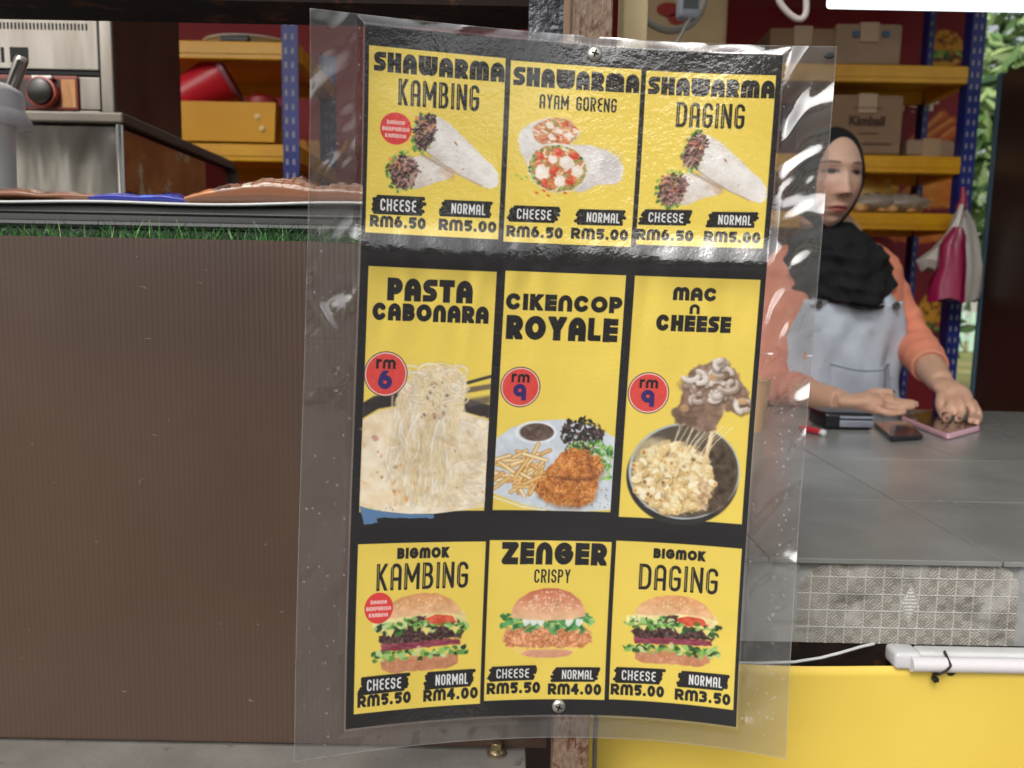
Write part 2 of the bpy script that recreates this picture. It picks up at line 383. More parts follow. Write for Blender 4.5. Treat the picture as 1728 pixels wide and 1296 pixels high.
GRN = [sr(104, 170, 76), sr(70, 130, 52), sr(150, 200, 100), sr(46, 92, 40), sr(180, 214, 140)]
MEAT = [sr(122, 88, 84), sr(88, 60, 58), sr(60, 40, 40), sr(160, 120, 114), sr(196, 160, 150), sr(40, 28, 28), sr(140, 92, 84)]
def wrap_meat(c, ox, oy, rnd):
    L = lambda pts: [(ox+x, oy+y) for x, y in pts]
    # lower wrap: filled end left, tip right
    lo = L([(-10, 3), (10, 0), (32, 3), (54, 10), (64, 20), (64, 29), (58, 35), (36, 42), (8, 54), (-14, 57)])
    up = L([(22, -68), (36, -66), (58, -54), (80, -35), (110, -8), (130, 10), (139, 22), (141, 34), (137, 44), (128, 48), (112, 44), (72, 27), (40, 8), (16, -8), (6, -24)])
    c.poly(lo, tort(sr(238, 232, 226), sr(190, 172, 160), (ox-10, oy+28), (ox+60, oy+24), 30, 3), soft=1.3, wob=1)
    c.poly(up, tort(sr(242, 238, 234), sr(206, 192, 182), (ox+20, oy-36), (ox+132, oy+36), 30, 4), soft=1.3, wob=1)
    c.line(L([(10, -2), (34, 10), (62, 24)]), 5, sr(150, 122, 100), .55, 4); c.line(L([(16, -8), (40, 8), (72, 27), (112, 44)]), 2, sr(176, 154, 138), .8, 1.6); c.ell(ox+58, oy+27, 9, 9, sr(196, 158, 124), 0, .5, 6)
    speck(c, rnd, 26, in_poly(rnd, up), (.4, 1.0), [sr(196, 170, 140), sr(206, 186, 160), sr(170, 130, 100)], (.3, .8))
    speck(c, rnd, 16, in_poly(rnd, lo), (.4, 1.0), [sr(196, 170, 140), sr(170, 130, 100)], (.3, .8))
    c.ell(ox+66, oy-24, 4, 1.6, sr(170, 110, 80), .9, .8)
    c.ell(ox+45, oy+22, 12, 5, sr(196, 160, 128), -.3, .35, 5)
    for (cx, cy, rx, ry, an) in ((-20, 29, 25, 30, .15), (14, -40, 17, 33, .30)):
        X, Y = ox+cx, oy+cy
        for k in range(64):
            a = rnd.uniform(0, 6.28); q = rnd.uniform(.82, 1.14)
            px = rx*q*math.cos(a); py = ry*q*math.sin(a)
            px, py = px*math.cos(an)-py*math.sin(an), px*math.sin(an)+py*math.cos(an)
            if px > rx*.55: continue
            c.ell(X+px, Y+py, rnd.uniform(2, 5), rnd.uniform(1.2, 2.6), rnd.choice(GRN), rnd.uniform(0, 3), .9, 1.5)
        c.ell(X, Y, rx*.88, ry*.88, sr(96, 70, 62), an, 1, 3, 3)
        f = in_ell(rnd, X, Y, rx*.86, ry*.86, an)
        for k in range(120):
            p = f(); a = rnd.gauss(-.75 if k % 3 else .5, .35); l = rnd.uniform(4, 9)
            col = rnd.choice(MEAT)
            c.line([(p[0]-l*math.cos(a), p[1]-l*math.sin(a)), (p[0], p[1]+rnd.uniform(-1, 1)), (p[0]+l*math.cos(a), p[1]+l*math.sin(a))], rnd.uniform(1.6, 3.6), col, .95)
        speck(c, rnd, 16, in_ell(rnd, X-2, Y-ry*.4, rx, ry*.5, an), (1, 2.2), [sr(232, 120, 80), sr(240, 176, 90), sr(224, 150, 140)], (.6, .95))
        speck(c, rnd, 10, f, (.8, 1.8), [sr(232, 220, 200), sr(120, 160, 80), sr(220, 200, 150)], (.6, .95))
def wrap_chicken(c, ox, oy, rnd):
    L = lambda pts: [(ox+x, oy+y) for x, y in pts]
    c.poly(L([(-58, -34), (-40, -48), (-14, -58), (14, -58), (30, -50), (42, -34), (30, -18), (-8, -6), (-30, 8), (-44, 24), (-56, 6), (-62, -16)]), tort(sr(236, 232, 228), sr(196, 186, 182), (ox-50, oy-10), (ox+30, oy-50), 34, 7), soft=1.4, wob=1.5)
    c.ell(ox+0, oy-34, 38, 24, sr(206, 150, 110), -.12, 1, 2, 2)
    f = in_ell(rnd, ox+2, oy-34, 35, 21, -.12)
    HOT = [sr(226, 96, 62), sr(240, 150, 90), sr(206, 70, 50), sr(244, 196, 140), sr(250, 238, 226), sr(236, 120, 80), sr(140, 170, 80)]
    for k in range(90):
        p = f(); a = rnd.gauss(.3, .5); l = rnd.uniform(2, 6)
        c.line([(p[0]-l*math.cos(a), p[1]-l*math.sin(a)), (p[0]+l*math.cos(a), p[1]+l*math.sin(a))], rnd.uniform(1.6, 4), rnd.choice(HOT), .9)
    for x, y in ((6, -38), (22, -30), (-6, -26), (-10, -46)): c.ell(ox+x, oy+y, 8, 5, sr(250, 240, 230), .3, .9, 2, 2)
    body = L([(-14, -10), (20, -15), (62, -16), (86, -9), (108, 4), (118, 20), (116, 42), (100, 50), (74, 52), (56, 64), (40, 66)])
    c.poly(body, tort(sr(238, 234, 232), sr(186, 176, 174), (ox+10, oy+20), (ox+118, oy+24), 40, 9), soft=1.4, wob=1)
    for k in range(5):
        c.ell(ox+84+k*6, oy+14+k*2, 5, 22, sr(176, 166, 166), .15, .35, 6)
    speck(c, rnd, 24, in_poly(rnd, body), (.5, 1.2), [sr(206, 180, 150), sr(180, 150, 130)], (.3, .7))
    c.ell(ox+8, oy+26, 52, 42, sr(232, 226, 218), .1, 1, 1.5, 1)
    c.ell(ox+7, oy+27, 48, 39, sr(190, 150, 90), .1, 1, 2, 2)
    for k in range(90):
        a = rnd.uniform(0, 6.28); q = rnd.uniform(.86, 1.0)
        c.ell(ox+7+47*q*math.cos(a), oy+27+38*q*math.sin(a), rnd.uniform(2, 4), rnd.uniform(1, 2.4), rnd.choice(GRN+[sr(200, 190, 110)]), rnd.uniform(0, 3), .85)
    f = in_ell(rnd, ox+8, oy+27, 42, 34, 0)
    for k in range(150):
        p = f(); a = rnd.uniform(0, 3.14); l = rnd.uniform(1.5, 6)
        c.line([(p[0]-l*math.cos(a), p[1]-l*math.sin(a)), (p[0]+l*math.cos(a), p[1]+l*math.sin(a))], rnd.uniform(2, 4.5), rnd.choice(HOT), .9)
    for x, y, r in ((-18, 34, 13), (22, 16, 12), (40, 30, 11), (12, 48, 10), (-2, 12, 7)):
        c.ell(ox+x, oy+y, r, r*.9, sr(248, 236, 224), .3, 1, 2.5, 2.5); c.ell(ox+x-3, oy+y-3, r*.5, r*.4, sr(255, 250, 244), 0, .8, 4)
    for x, y in ((-24, 8), (6, -2), (34, 4), (30, 46), (-14, 52), (2, 30)): c.ell(ox+x, oy+y, 8, 6, sr(222, 66, 46), rnd.uniform(0, 3), .9, 2, 2); c.ell(ox+x-2, oy+y-2, 4, 3, sr(240, 130, 90), 0, .7, 2)
    for x, y, k in ((-52, 48, 0), (-60, 43, 0), (-44, 45, 0), (-26, 70, 1), (-14, 66, 1), (-6, 74, 1), (22, 68, 1)):
        c.ell(ox+x, oy+y, 3.2, 1.8, (sr(170, 196, 90) if k == 0 else sr(226, 90, 60)), .4, .9, 1.4)
def burger_beef(c, ox, oy, rnd, w=170, h=124):
    X = lambda x: ox+x*w/2; Y = lambda y: oy+y*h/2
    L = lambda pts: [(X(x), Y(y)) for x, y in pts]
    def bun(seed, lo, hi):
        def f(Xa, Ya):
            t = np.clip((Ya-Y(-1))/(h*.30), 0, 1)[..., None]; n = fbm(Xa/10, Ya/7, seed)[..., None]
            return lo*(1-t)+hi*t+(n-.5)*.10
        return f
    c.poly(L([(-.78, .62), (.80, .60), (.78, .86), (.6, .97), (-.6, .99), (-.76, .88)]), bun(3, sr(232, 176, 130), sr(206, 142, 104)), soft=1.5, wob=1.5)
    speck(c, rnd, 70, in_poly(rnd, L([(-.7, .66), (.74, .66), (.6, .94), (-.6, .94)])), (.6, 1.6), [sr(240, 200, 160), sr(190, 124, 90), sr(226, 166, 124)], (.3, .7))
    for k in range(60):                                  # lower lettuce
        x = -.95+1.9*k/59; y = .54+.07*math.sin(k*1.3)+rnd.uniform(-.06, .08)
        c.ell(X(x), Y(y), rnd.uniform(4, 8), rnd.uniform(2, 4), rnd.choice(GRN+[sr(206, 226, 160), sr(30, 50, 28)]), rnd.uniform(-.8, .8), .95, 1.4, 2)
    c.poly(L([(-.80, .26), (-.2, .22), (.5, .20), (.82, .24), (.82, .36), (-.1, .42), (-.78, .44)]), lambda a, b: sr(150, 66, 84)+(fbm(a/12, b/3, 5)[..., None]-.5)*.35, soft=1.4, wob=1)
    pat = L([(-.86, .06), (-.6, -.06), (.2, -.14), (.7, -.08), (.88, .04), (.84, .22), (.4, .2), (-.3, .26), (-.8, .26)])
    c.poly(pat, lambda a, b: sr(74, 48, 46)+(fbm(a/4, b/4, 11)[..., None]-.5)*.42, soft=2, wob=2.5, ws=5)
    speck(c, rnd, 110, in_poly(rnd, pat), (.8, 2.0), [sr(120, 84, 78), sr(44, 28, 28), sr(150, 110, 100), sr(94, 60, 56), sr(30, 20, 20)], (.5, .95))
    c.poly(L([(-.96, -.34), (-.5, -.44), (.9, -.48), (.94, -.16), (.78, .02), (.66, -.12), (.1, -.18), (-.6, -.06), (-.66, .06), (-.8, -.1), (-.98, -.16)]), lambda a, b: sr(246, 232, 168)+(fbm(a/12, b/8, 8)[..., None]-.5)*.22, soft=1.6, wob=1.5)
    c.poly(L([(.02, -.30), (.3, -.42), (.62, -.38), (.74, -.20), (.3, -.14)]), lambda a, b: sr(222, 92, 62)+(fbm(a/9, b/5, 9)[..., None]-.5)*.25, soft=1.4, wob=1)
    c.poly(L([(-.28, -.30), (-.02, -.42), (.10, -.38), (.06, -.16), (-.26, -.06)]), sr(70, 40, 44), soft=2, wob=2)
    for k in range(95):                                  # upper lettuce
        x = -.96+1.92*rnd.random(); y = -.15+.06*math.sin(x*9)+rnd.uniform(-.14, .14)+(.05 if abs(x) > .8 else 0)
        if .15 < x < .7 and y < -.2: continue
        c.ell(X(x), Y(y), rnd.uniform(3, 7), rnd.uniform(2, 3.6), rnd.choice(GRN+[sr(206, 226, 160), sr(40, 60, 34)]), rnd.uniform(-1, 1), .95, 1.4, 2)
    for x in (-.62, .12, .7): c.poly(L([(x-.1, -.08), (x+.1, -.1), (x+.02, .1)]), sr(244, 226, 140), soft=1.5, wob=1)
    top = L([(-.80, -.36), (-.76, -.56), (-.62, -.76), (-.36, -.92), (0, -.995), (.36, -.95), (.62, -.8), (.78, -.58), (.84, -.38), (.4, -.46), (0, -.44), (-.4, -.38)])
    c.poly(top, bun(7, sr(226, 160, 104), sr(240, 196, 152)), soft=1.6, wob=1)
    speck(c, rnd, 60, in_poly(rnd, L([(-.6, -.6), (-.3, -.88), (.3, -.92), (.66, -.68), (.3, -.55)])), (.8, 1.5), [sr(250, 226, 186), sr(246, 214, 170), sr(212, 146, 96)], (.4, .9))
    c.ell(X(-.15), Y(.68), 7, 6, sr(226, 120, 84), 0, .6, 3); c.ell(X(-.02), Y(.46), 5, 7, sr(236, 224, 160), 0, .8, 2)
def burger_chicken(c, ox, oy, rnd, w=158, h=118):
    X = lambda x: ox+x*w/2; Y = lambda y: oy+y*h/2
    L = lambda pts: [(X(x), Y(y)) for x, y in pts]
    c.poly(L([(-.66, .76), (.66, .76), (.5, .93), (.2, .99), (-.2, .99), (-.5, .93)]), lambda a, b: sr(226, 166, 136)+(fbm(a/8, b/5, 3)[..., None]-.5)*.12, soft=1.4)
    c.poly(L([(-.80, .64), (.8, .64), (.62, .82), (.4, .74), (-.4, .76), (-.62, .92)]), sr(248, 218, 120), soft=1.2)
    chk = L([(-.96, .30), (-.86, .16), (-.4, .10), (.4, .10), (.84, .10), (.98, .26), (.98, .50), (.86, .66), (.3, .70), (-.3, .70), (-.84, .66), (-.97, .5)])
    c.poly(chk, lambda a, b: sr(222, 152, 106)+(fbm(a/5, b/4, 21)[..., None]-.5)*.5, soft=2, wob=3, ws=5)
    f = in_poly(rnd, chk)
    for k in range(260):
        p = f(); a = rnd.uniform(0, 3.14); l = rnd.uniform(1.5, 4.5); b = a+rnd.uniform(-1.2, 1.2)
        c.line([(p[0]-l*math.cos(a), p[1]-l*math.sin(a)), p, (p[0]+l*math.cos(b), p[1]+l*math.sin(b))], rnd.uniform(.8, 1.8), rnd.choice([sr(240, 186, 140), sr(196, 118, 76), sr(172, 92, 58), sr(250, 208, 166), sr(214, 140, 96)]), .8)
    for k in range(130):
        x = -1.0+2.0*rnd.random(); y = .05+.05*math.sin(x*11)+rnd.uniform(-.17, .13)-(.14 if abs(x) > .78 else 0)
        c.ell(X(x), Y(y), rnd.uniform(3, 8), rnd.uniform(2, 4), rnd.choice([sr(76, 150, 84), sr(108, 178, 104), sr(52, 116, 62), sr(150, 206, 140), sr(90, 160, 92)]), rnd.uniform(-.9, .9), .95, 1.4, 2)
    for x in (-.46, -.14, -.3, .48, .7): c.poly(L([(x-.09, -.12), (x+.1, -.12), (x+.07, .02), (x, .1), (x-.07, .02)]), sr(238, 244, 236), soft=1.6, wob=1.2)
    def bun(a, b):
        t = np.clip((b-Y(-1))/(h*.44), 0, 1)[..., None]; n = fbm(a/14, b/9, 6)[..., None]
        return sr(206, 116, 84)*(1-t)**1+sr(244, 202, 160)*t+(n-.5)*.12
    top = L([(-.80, -.16), (-.78, -.42), (-.66, -.66), (-.4, -.88), (-.1, -.985), (.2, -.985), (.48, -.88), (.7, -.66), (.82, -.40), (.84, -.20), (.5, -.10), (0, -.06), (-.5, -.10)])
    c.poly(top, bun, soft=1.4)
    dome = in_poly(rnd, L([(-.68, -.5), (-.5, -.74), (-.1, -.93), (.2, -.93), (.5, -.78), (.7, -.5), (.4, -.34), (-.4, -.34)]))
    for k in range(90):
        p = dome(); c.ell(p[0], p[1], 1.5, .9, sr(252, 236, 216), rnd.uniform(0, 3), .95, .9)

def price_tag(c, cx, cy, r, dig):
    c.ell(cx, cy, r+1.6, r+1.6, sr(90, 60, 60)); c.ell(cx, cy, r, r, sr(244, 214, 206)); c.ell(cx, cy, r-2, r-2, lambda a, b: sr(226, 76, 70)+(fbm(a/7, b/7, 3)[..., None]-.5)*.06)
    c.text('rm', cx-r*.48, cx+r*.46, cy-r*.24, r*.44, HV, INK, t=.3)
    c.text(dig, cx-r*.36, cx+r*.32, cy+r*.70, r*.86, HV, PUR, t=.28)
def flavour_tag(c, cx, cy, r):
    c.ell(cx, cy, r, r, sr(228, 66, 66))
    for k, (s, w) in enumerate((('DAGING', .58), ('BERPERISA', .88), ('KAMBING', .68))):
        c.text(s, cx-r*w, cx+r*w, cy+r*(-.26+.42*k), r*.25, HV, sr(250, 222, 214), t=.26)
def noodle(c, rnd, p, q, sag, w, col, clip, al=.95, wig=3):
    n = 9; pts = []
    ph = rnd.uniform(0, 6); 
    for i in range(n+1):
        t = i/n; pts.append((p[0]+(q[0]-p[0])*t+wig*math.sin(ph+t*5)+sag*math.sin(math.pi*t), p[1]+(q[1]-p[1])*t+wig*.5*math.cos(ph+t*4)))
    c.line(pts, w+2.6, col*.80, al*.34, 2.6, clip); c.line(pts, w, col, al*.8, 1.8, clip); c.line([(x-.5, y-.5) for x, y in pts], w*.4, col*.4+.6, al*.6, 1.2, clip)
CRM = [sr(246, 232, 206), sr(238, 216, 176), sr(250, 242, 226), sr(230, 204, 156), sr(244, 222, 170), sr(232, 214, 190)]
def pasta(c, b, rnd):
    x0, y0, x1, y1 = b; W = x1-x0
    P = lambda x, y: (x0+x*W, y0+y*(y1-y0))
    cl = (x0, y0, x1, y1)
    S = Canvas.line
    yb = y1
    # pan rim and sauce
    c.line([P(-.1, .62), P(.1, .555), P(.35, .53), P(.7, .545), P(1.1, .60)], 22, sr(52, 46, 46), 1, 1.5, cl)
    body = [P(0, .625), P(.14, .585), P(.4, .56), P(.7, .57), P(1, .625), P(1, .985), P(.8, 1.0), P(.6, 1.012), P(.4, 1.012), P(.2, 1.0), P(0, .975)]
    c.poly(body, lambda a, d: sr(244, 228, 200)+(fbm(a/22, d/18, 31)[..., None]-.5)*np.array([.10, .18, .28]), soft=1.5)
    c.line([P(.80, .47), P(1.05, .43)], 5, sr(60, 56, 60), 1, 1.2, cl); c.line([P(.80, .50), P(1.05, .475)], 9, sr(120, 100, 90), .9, 2, cl); c.line([P(.84, .55), P(1.05, .53)], 13, sr(96, 84, 84), .8, 6, cl)
    f = in_poly(rnd, body)
    for k in range(40):
        p = f(); c.ell(p[0], p[1], rnd.uniform(2, 9), rnd.uniform(1, 4), rnd.choice([sr(252, 244, 230), sr(226, 196, 150), sr(214, 168, 110), sr(246, 226, 186)]), rnd.uniform(0, 3), .5, 3, 2)
    for k in range(26):
        p = f(); c.ell(p[0], p[1], rnd.uniform(1.2, 3.5), rnd.uniform(.8, 2), rnd.choice([sr(110, 90, 70), sr(196, 120, 110), sr(150, 110, 80)]), rnd.uniform(0, 3), .7, 1.5, 1)
    c.ell(*P(.10, .70), 7, 4, sr(190, 120, 116), .3, .6, 2, 2)
    for k in range(120):                                 # heap on the right
        p = P(rnd.uniform(.55, 1.02), rnd.uniform(.62, .98)); a = rnd.uniform(-1.2, 1.2); l = rnd.uniform(12, 34)
        noodle(c, rnd, p, (p[0]+l*math.cos(a), p[1]+l*math.sin(a)), rnd.uniform(-7, 7), rnd.uniform(1.8, 3.2), rnd.choice(CRM), (x0, y0, x1, y0+(y1-y0)*.985), .85)
    c.poly([P(.26, .52), P(.36, .45), P(.52, .40), P(.72, .40), P(.82, .46), P(.80, .58), P(.72, .66), P(.62, .74), P(.66, .98), P(.24, .98), P(.22, .75)], lambda a, d: sr(240, 222, 190)+(fbm(a/7, d/16, 37)[..., None]-.5)*np.array([.22, .26, .32]), soft=4, wob=3)
    for k in range(130):                                 # hanging strands
        xa = rnd.uniform(.26, .74); p = P(xa, rnd.uniform(.46, .74)); q = P(xa+rnd.uniform(-.14, .12)-(xa-.5)*.15, rnd.uniform(.70, .99))
        noodle(c, rnd, p, q, rnd.uniform(-14, 14), rnd.uniform(2.2, 4.4), rnd.choice(CRM), cl, .85, 5)
    for k in range(90):                                  # knot on the fork
        cx, cy = P(rnd.uniform(.36, .76), rnd.uniform(.42, .58)); r = rnd.uniform(6, 22); a0 = rnd.uniform(0, 360)
        pts = arc(cx, cy, r, r*.6, a0, a0+rnd.uniform(90, 220), 8)
        c.line(pts, 5, sr(186, 164, 128), .35, 3, cl); c.line(pts, rnd.uniform(2.2, 4.2), rnd.choice(CRM), .85, 1.6, cl); c.line([(x-.6, y-.8) for x, y in pts], 1, sr(254, 250, 240), .6, 1, cl)
    for k in range(16):
        p = P(rnd.uniform(.42, .68), rnd.uniform(.46, .62)); c.ell(p[0], p[1], rnd.uniform(2, 4), rnd.uniform(1, 2.4), rnd.choice([sr(96, 84, 72), sr(180, 120, 120), sr(140, 130, 100)]), rnd.uniform(0, 3), .75, 1.6, 1)
    for k in range(10):
        p = P(rnd.uniform(.22, .62), rnd.uniform(.80, .96)); c.ell(p[0], p[1], rnd.uniform(2.5, 6), rnd.uniform(2, 4), rnd.choice([sr(216, 156, 90), sr(150, 120, 70), sr(226, 180, 110)]), rnd.uniform(0, 3), .6, 2.5, 1)
    for k in range(26):
        p = P(rnd.uniform(.28, .95), rnd.uniform(.60, .97)); c.ell(p[0], p[1], rnd.uniform(5, 16), rnd.uniform(2, 5), rnd.choice([sr(250, 242, 224), sr(206, 176, 130), sr(252, 248, 238), sr(190, 158, 112)]), rnd.uniform(-.5, 1.6), .4, 5, 2)
    c.soften(x0, y0+(y1-y0)*.38, x1, y1, 2)
    c.poly([P(0, .975), P(.2, 1.0), P(.4, 1.012), P(.6, 1.012), P(.6, 1.03), P(.4, 1.03), P(.2, 1.022), P(.14, 1.028), P(.15, 1.045), P(.04, 1.05)], sr(96, 132, 176), soft=1.3, wob=1)
def fries(c, rnd, cx, cy, clip):
    for k in range(46):
        x = cx+rnd.uniform(-42, 44); y = cy+rnd.uniform(-24, 34); a = rnd.gauss(-.95, .38) if k % 3 else rnd.gauss(.3, .3); l = rnd.uniform(12, 24)
        col = rnd.choice([sr(240, 204, 130), sr(232, 186, 110), sr(246, 222, 164), sr(222, 168, 96), sr(250, 232, 184)])
        p = (x-l*math.cos(a), y-l*math.sin(a)); q = (x+l*math.cos(a), y+l*math.sin(a))
        c.line([p, q], 7.2, sr(176, 118, 60), .75, 1.6, clip); c.line([p, q], 5, col, 1, 1, clip)
        c.line([(p[0]+1, p[1]-1), (q[0]+1, q[1]-1)], 1.6, sr(252, 240, 206), .6, 1, clip)
def crispy(c, rnd, cx, cy):
    base = [(cx-30, cy-26), (cx-8, cy-52), (cx+20, cy-54), (cx+52, cy-40), (cx+62, cy-22), (cx+50, cy+2), (cx+48, cy+30), (cx+20, cy+46), (cx-20, cy+44), (cx-54, cy+26), (cx-58, cy+6), (cx-44, cy-8)]
    c.poly([(x+2, y+5) for x, y in base], sr(120, 84, 56), .5, 8)
    c.poly(base, lambda a, b: sr(206, 132, 66)+(fbm(a/9, b/7, 41)[..., None]-.5)*np.array([.5, .5, .36]), soft=2.5, wob=4, ws=6)
    f = in_poly(rnd, base)
    for k in range(420):
        p = f(); a = rnd.uniform(0, 3.14); l = rnd.uniform(1.5, 5.5); b = a+rnd.uniform(-1.4, 1.4)
        c.line([(p[0]-l*math.cos(a), p[1]-l*math.sin(a)), p, (p[0]+l*math.cos(b), p[1]+l*math.sin(b))], rnd.uniform(.9, 2.2), rnd.choice([sr(232, 172, 96), sr(176, 100, 44), sr(150, 78, 36), sr(244, 200, 132), sr(214, 138, 66), sr(120, 62, 30)]), .7)
    c.line([(cx-20, cy-4), (cx+10, cy-1), (cx+46, cy-4)], 5, sr(110, 62, 34), .7, 5); c.line([(cx+34, cy-46), (cx+36, cy-20), (cx+46, cy-8)], 9, sr(120, 62, 30), .5, 8)
def cikencop(c, b, rnd):
    x0, y0, x1, y1 = b; W = x1-x0; H = y1-y0
    P = lambda x, y: (x0+x*W, y0+y*H)
    cl = (x0, y0, x1, y1)
    pl = [P(0, .70), P(.12, .655), P(.3, .625), P(.55, .615), P(.8, .635), P(1, .685), P(1, .99), P(.8, 1), P(.5, 1.0), P(.25, .975), P(0, .93)]
    c.poly(pl, lambda a, d: sr(214, 222, 232)+(fbm(a/30, d/20, 51)[..., None]-.5)*.10, soft=1.3)
    c.line([P(0, .945), P(.25, .985), P(.45, 1.0)], 2.2, sr(240, 244, 248), 1, 1, cl)
    speck(c, rnd, 80, lambda: P(rnd.uniform(.4, 1), rnd.uniform(.9, .99)), (.4, .9), [sr(90, 80, 70), sr(130, 110, 90)], (.5, .9))
    c.ell(*P(.33, .672), 36, 19, sr(240, 243, 248)); c.ell(*P(.335, .672), 31, 16, sr(190, 196, 204)); c.ell(*P(.34, .672), 29, 15, lambda a, d: sr(104, 84, 74)+(fbm(a/5, d/4, 53)[..., None]-.5)*.3)
    f = in_ell(rnd, *P(.72, .675), 36, 30)
    for k in range(170):
        p = f(); c.ell(p[0], p[1], rnd.uniform(2, 6), rnd.uniform(1.2, 3), rnd.choice([sr(40, 26, 34), sr(64, 40, 48), sr(30, 26, 24), sr(96, 66, 66), sr(50, 60, 34)]), rnd.uniform(0, 3), .95, 1.4, 1.5)
    f = in_poly(rnd, [P(.54, .76), P(.62, .72), P(.86, .70), P(.98, .72), P(.99, .86), P(.9, .87), P(.72, .77)])
    for k in range(150):
        p = f(); c.ell(p[0], p[1], rnd.uniform(2, 6), rnd.uniform(1.2, 2.6), rnd.choice(GRN+[sr(190, 210, 130)]), rnd.uniform(0, 3), .95, 1.3, 1.5)
    fries(c, rnd, *P(.19, .82), (x0, y0, x0+W*.5, y0+H*.945))
    crispy(c, rnd, *P(.63, .87)); c.soften(x0, y0+H*.6, x1, y1, 1)
def mac(c, b, rnd):
    x0, y0, x1, y1 = b; W = x1-x0; H = y1-y0
    P = lambda x, y: (x0+x*W, y0+y*H)
    cl = (x0, y0, x1, y1)
    cx, cy = P(.505, .80)
    c.ell(cx-2, cy+8, 97, 84, sr(46, 42, 40), 0, 1, 1.5); c.ell(cx, cy, 96, 82, sr(186, 196, 204)); c.ell(cx+1, cy, 92, 79, sr(96, 84, 72))
    c.ell(cx+52, cy+6, 38, 62, lambda a, d: sr(84, 68, 54)+(fbm(a/10, d/10, 61)[..., None]-.5)*.3, 0, 1, 8)
    c.ell(cx-18, cy+12, 72, 62, lambda a, d: sr(226, 200, 146)+(fbm(a/9, d/9, 63)[..., None]-.5)*.3, .2, 1, 4, 5)
    c.ell(cx-62, cy-24, 24, 34, sr(206, 190, 150), .6, .8, 6, 3)
    f = in_ell(rnd, cx-18, cy+14, 68, 58, .2)
    pts = [f() for k in range(120)]; pts.sort(key=lambda p: p[1])
    for p in pts:
        a = rnd.uniform(0, 3.14); col = rnd.choice([sr(246, 228, 182), sr(236, 210, 150), sr(250, 240, 206), sr(226, 196, 136)])
        k = rnd.uniform(.8, 1.15)
        c.ell(p[0]+1, p[1]+2, 10*k, 7*k, sr(140, 104, 62), a, .55, 3); c.ell(p[0], p[1], 9.5*k, 6.4*k, col, a, 1, 1.4)
        c.ell(p[0]-2*k, p[1]-2*k, 4*k, 1.8*k, sr(254, 248, 232), a, .7, 2)
        if rnd.random() < .55:
            ex, ey = p[0]+7*k*math.cos(a), p[1]+7*k*math.sin(a)
            c.ell(ex, ey, 4.6*k, 5.4*k, sr(244, 222, 170), a, 1, 1.2); c.ell(ex, ey, 2.8*k, 3.4*k, rnd.choice([sr(196, 140, 70), sr(214, 166, 96), sr(150, 104, 60)]), a, 1, 1.2)
    for k in range(10): c.ell(cx+rnd.uniform(-40, 40), cy+rnd.uniform(-40, 50), rnd.uniform(3, 7), rnd.uniform(2, 4), sr(150, 110, 80), rnd.uniform(0, 3), .6, 3, 2)
    for k in range(40): c.ell(cx+rnd.uniform(28, 44), cy+rnd.uniform(10, 62), rnd.uniform(2, 6), rnd.uniform(2, 4), rnd.choice([sr(206, 176, 140), sr(176, 140, 104), sr(226, 200, 160)]), rnd.uniform(0, 3), .8, 2, 1)
    # strings of cheese
    top = P(.62, .575)
    for k in range(13):
        a = top[0]-38+k*7.5+rnd.uniform(-2, 2); q = (cx-34+k*4.4+rnd.uniform(-6, 6), cy+rnd.uniform(-22, 12))
        c.line([(a, top[1]+14), ((a+q[0])/2+1, (top[1]+q[1])/2), q], rnd.uniform(1, 2.4), sr(246, 230, 190), .9)
    c.line([(top[0]+22, top[1]+8), (top[0]+14, top[1]+54), (top[0]+6, top[1]+92)], 8, sr(236, 212, 164), .95, 2); c.line([(top[0]+20, top[1]+8), (top[0]+12, top[1]+54)], 3, sr(252, 240, 210), .8, 2)
    lump = [P(.47, .40), P(.52, .37), P(.66, .34), P(.80, .35), P(.88, .40), P(.98, .46), P(1.0, .53), P(.9, .545), P(.80, .545), P(.74, .62), P(.64, .635), P(.50, .61), P(.42, .60), P(.36, .55), P(.44, .52)]
    lump = [(min(x, x1), y) for x, y in lump]
    c.poly(lump, lambda a, d: sr(150, 122, 104)+(fbm(a/12, d/10, 71)[..., None]-.5)*.4, soft=2.5, wob=3)
    f = in_poly(rnd, lump)
    for k in range(26):
        p = f(); c.ell(p[0], p[1], rnd.uniform(6, 13), rnd.uniform(4, 8), rnd.choice([sr(110, 84, 66), sr(132, 100, 80), sr(160, 130, 110)]), rnd.uniform(0, 3), .7, 4, 2)
    rn = random.Random(77)
    for k in range(34):
        x, y = rn.choice(((.60, .41), (.74, .40), (.84, .46), (.60, .48), (.94, .50), (.70, .36), (.55, .43), (.76, .51), (.70, .46))); p = P(x+rn.uniform(-.05, .05), y+rn.uniform(-.03, .03)); p = (min(p[0], x1-10), p[1]); r = rn.uniform(9, 15); a0 = rn.uniform(0, 360); ar = arc(p[0], p[1], r, r*.7, a0, a0+rn.uniform(70, 150), 8)
        v = rn.choice((sr(206, 192, 182), sr(186, 166, 152), sr(224, 214, 206), sr(170, 146, 128)))
        c.line([(q[0]+1, q[1]+3) for q in ar], 11, sr(88, 66, 54), .5, 4, cl); c.line(ar, 9, v, .95, 2.4, cl); c.line([(q[0]-1.4, q[1]-2) for q in ar], 3, sr(248, 244, 240), .7, 3, cl)
    for x, y in ((.68, .41), (.93, .50), (.47, .54)): c.ell(*P(x, y), 8, 6, sr(206, 164, 116), .3, .8, 2)
    c.soften(x0, y0+H*.33, x1, y1, 2)

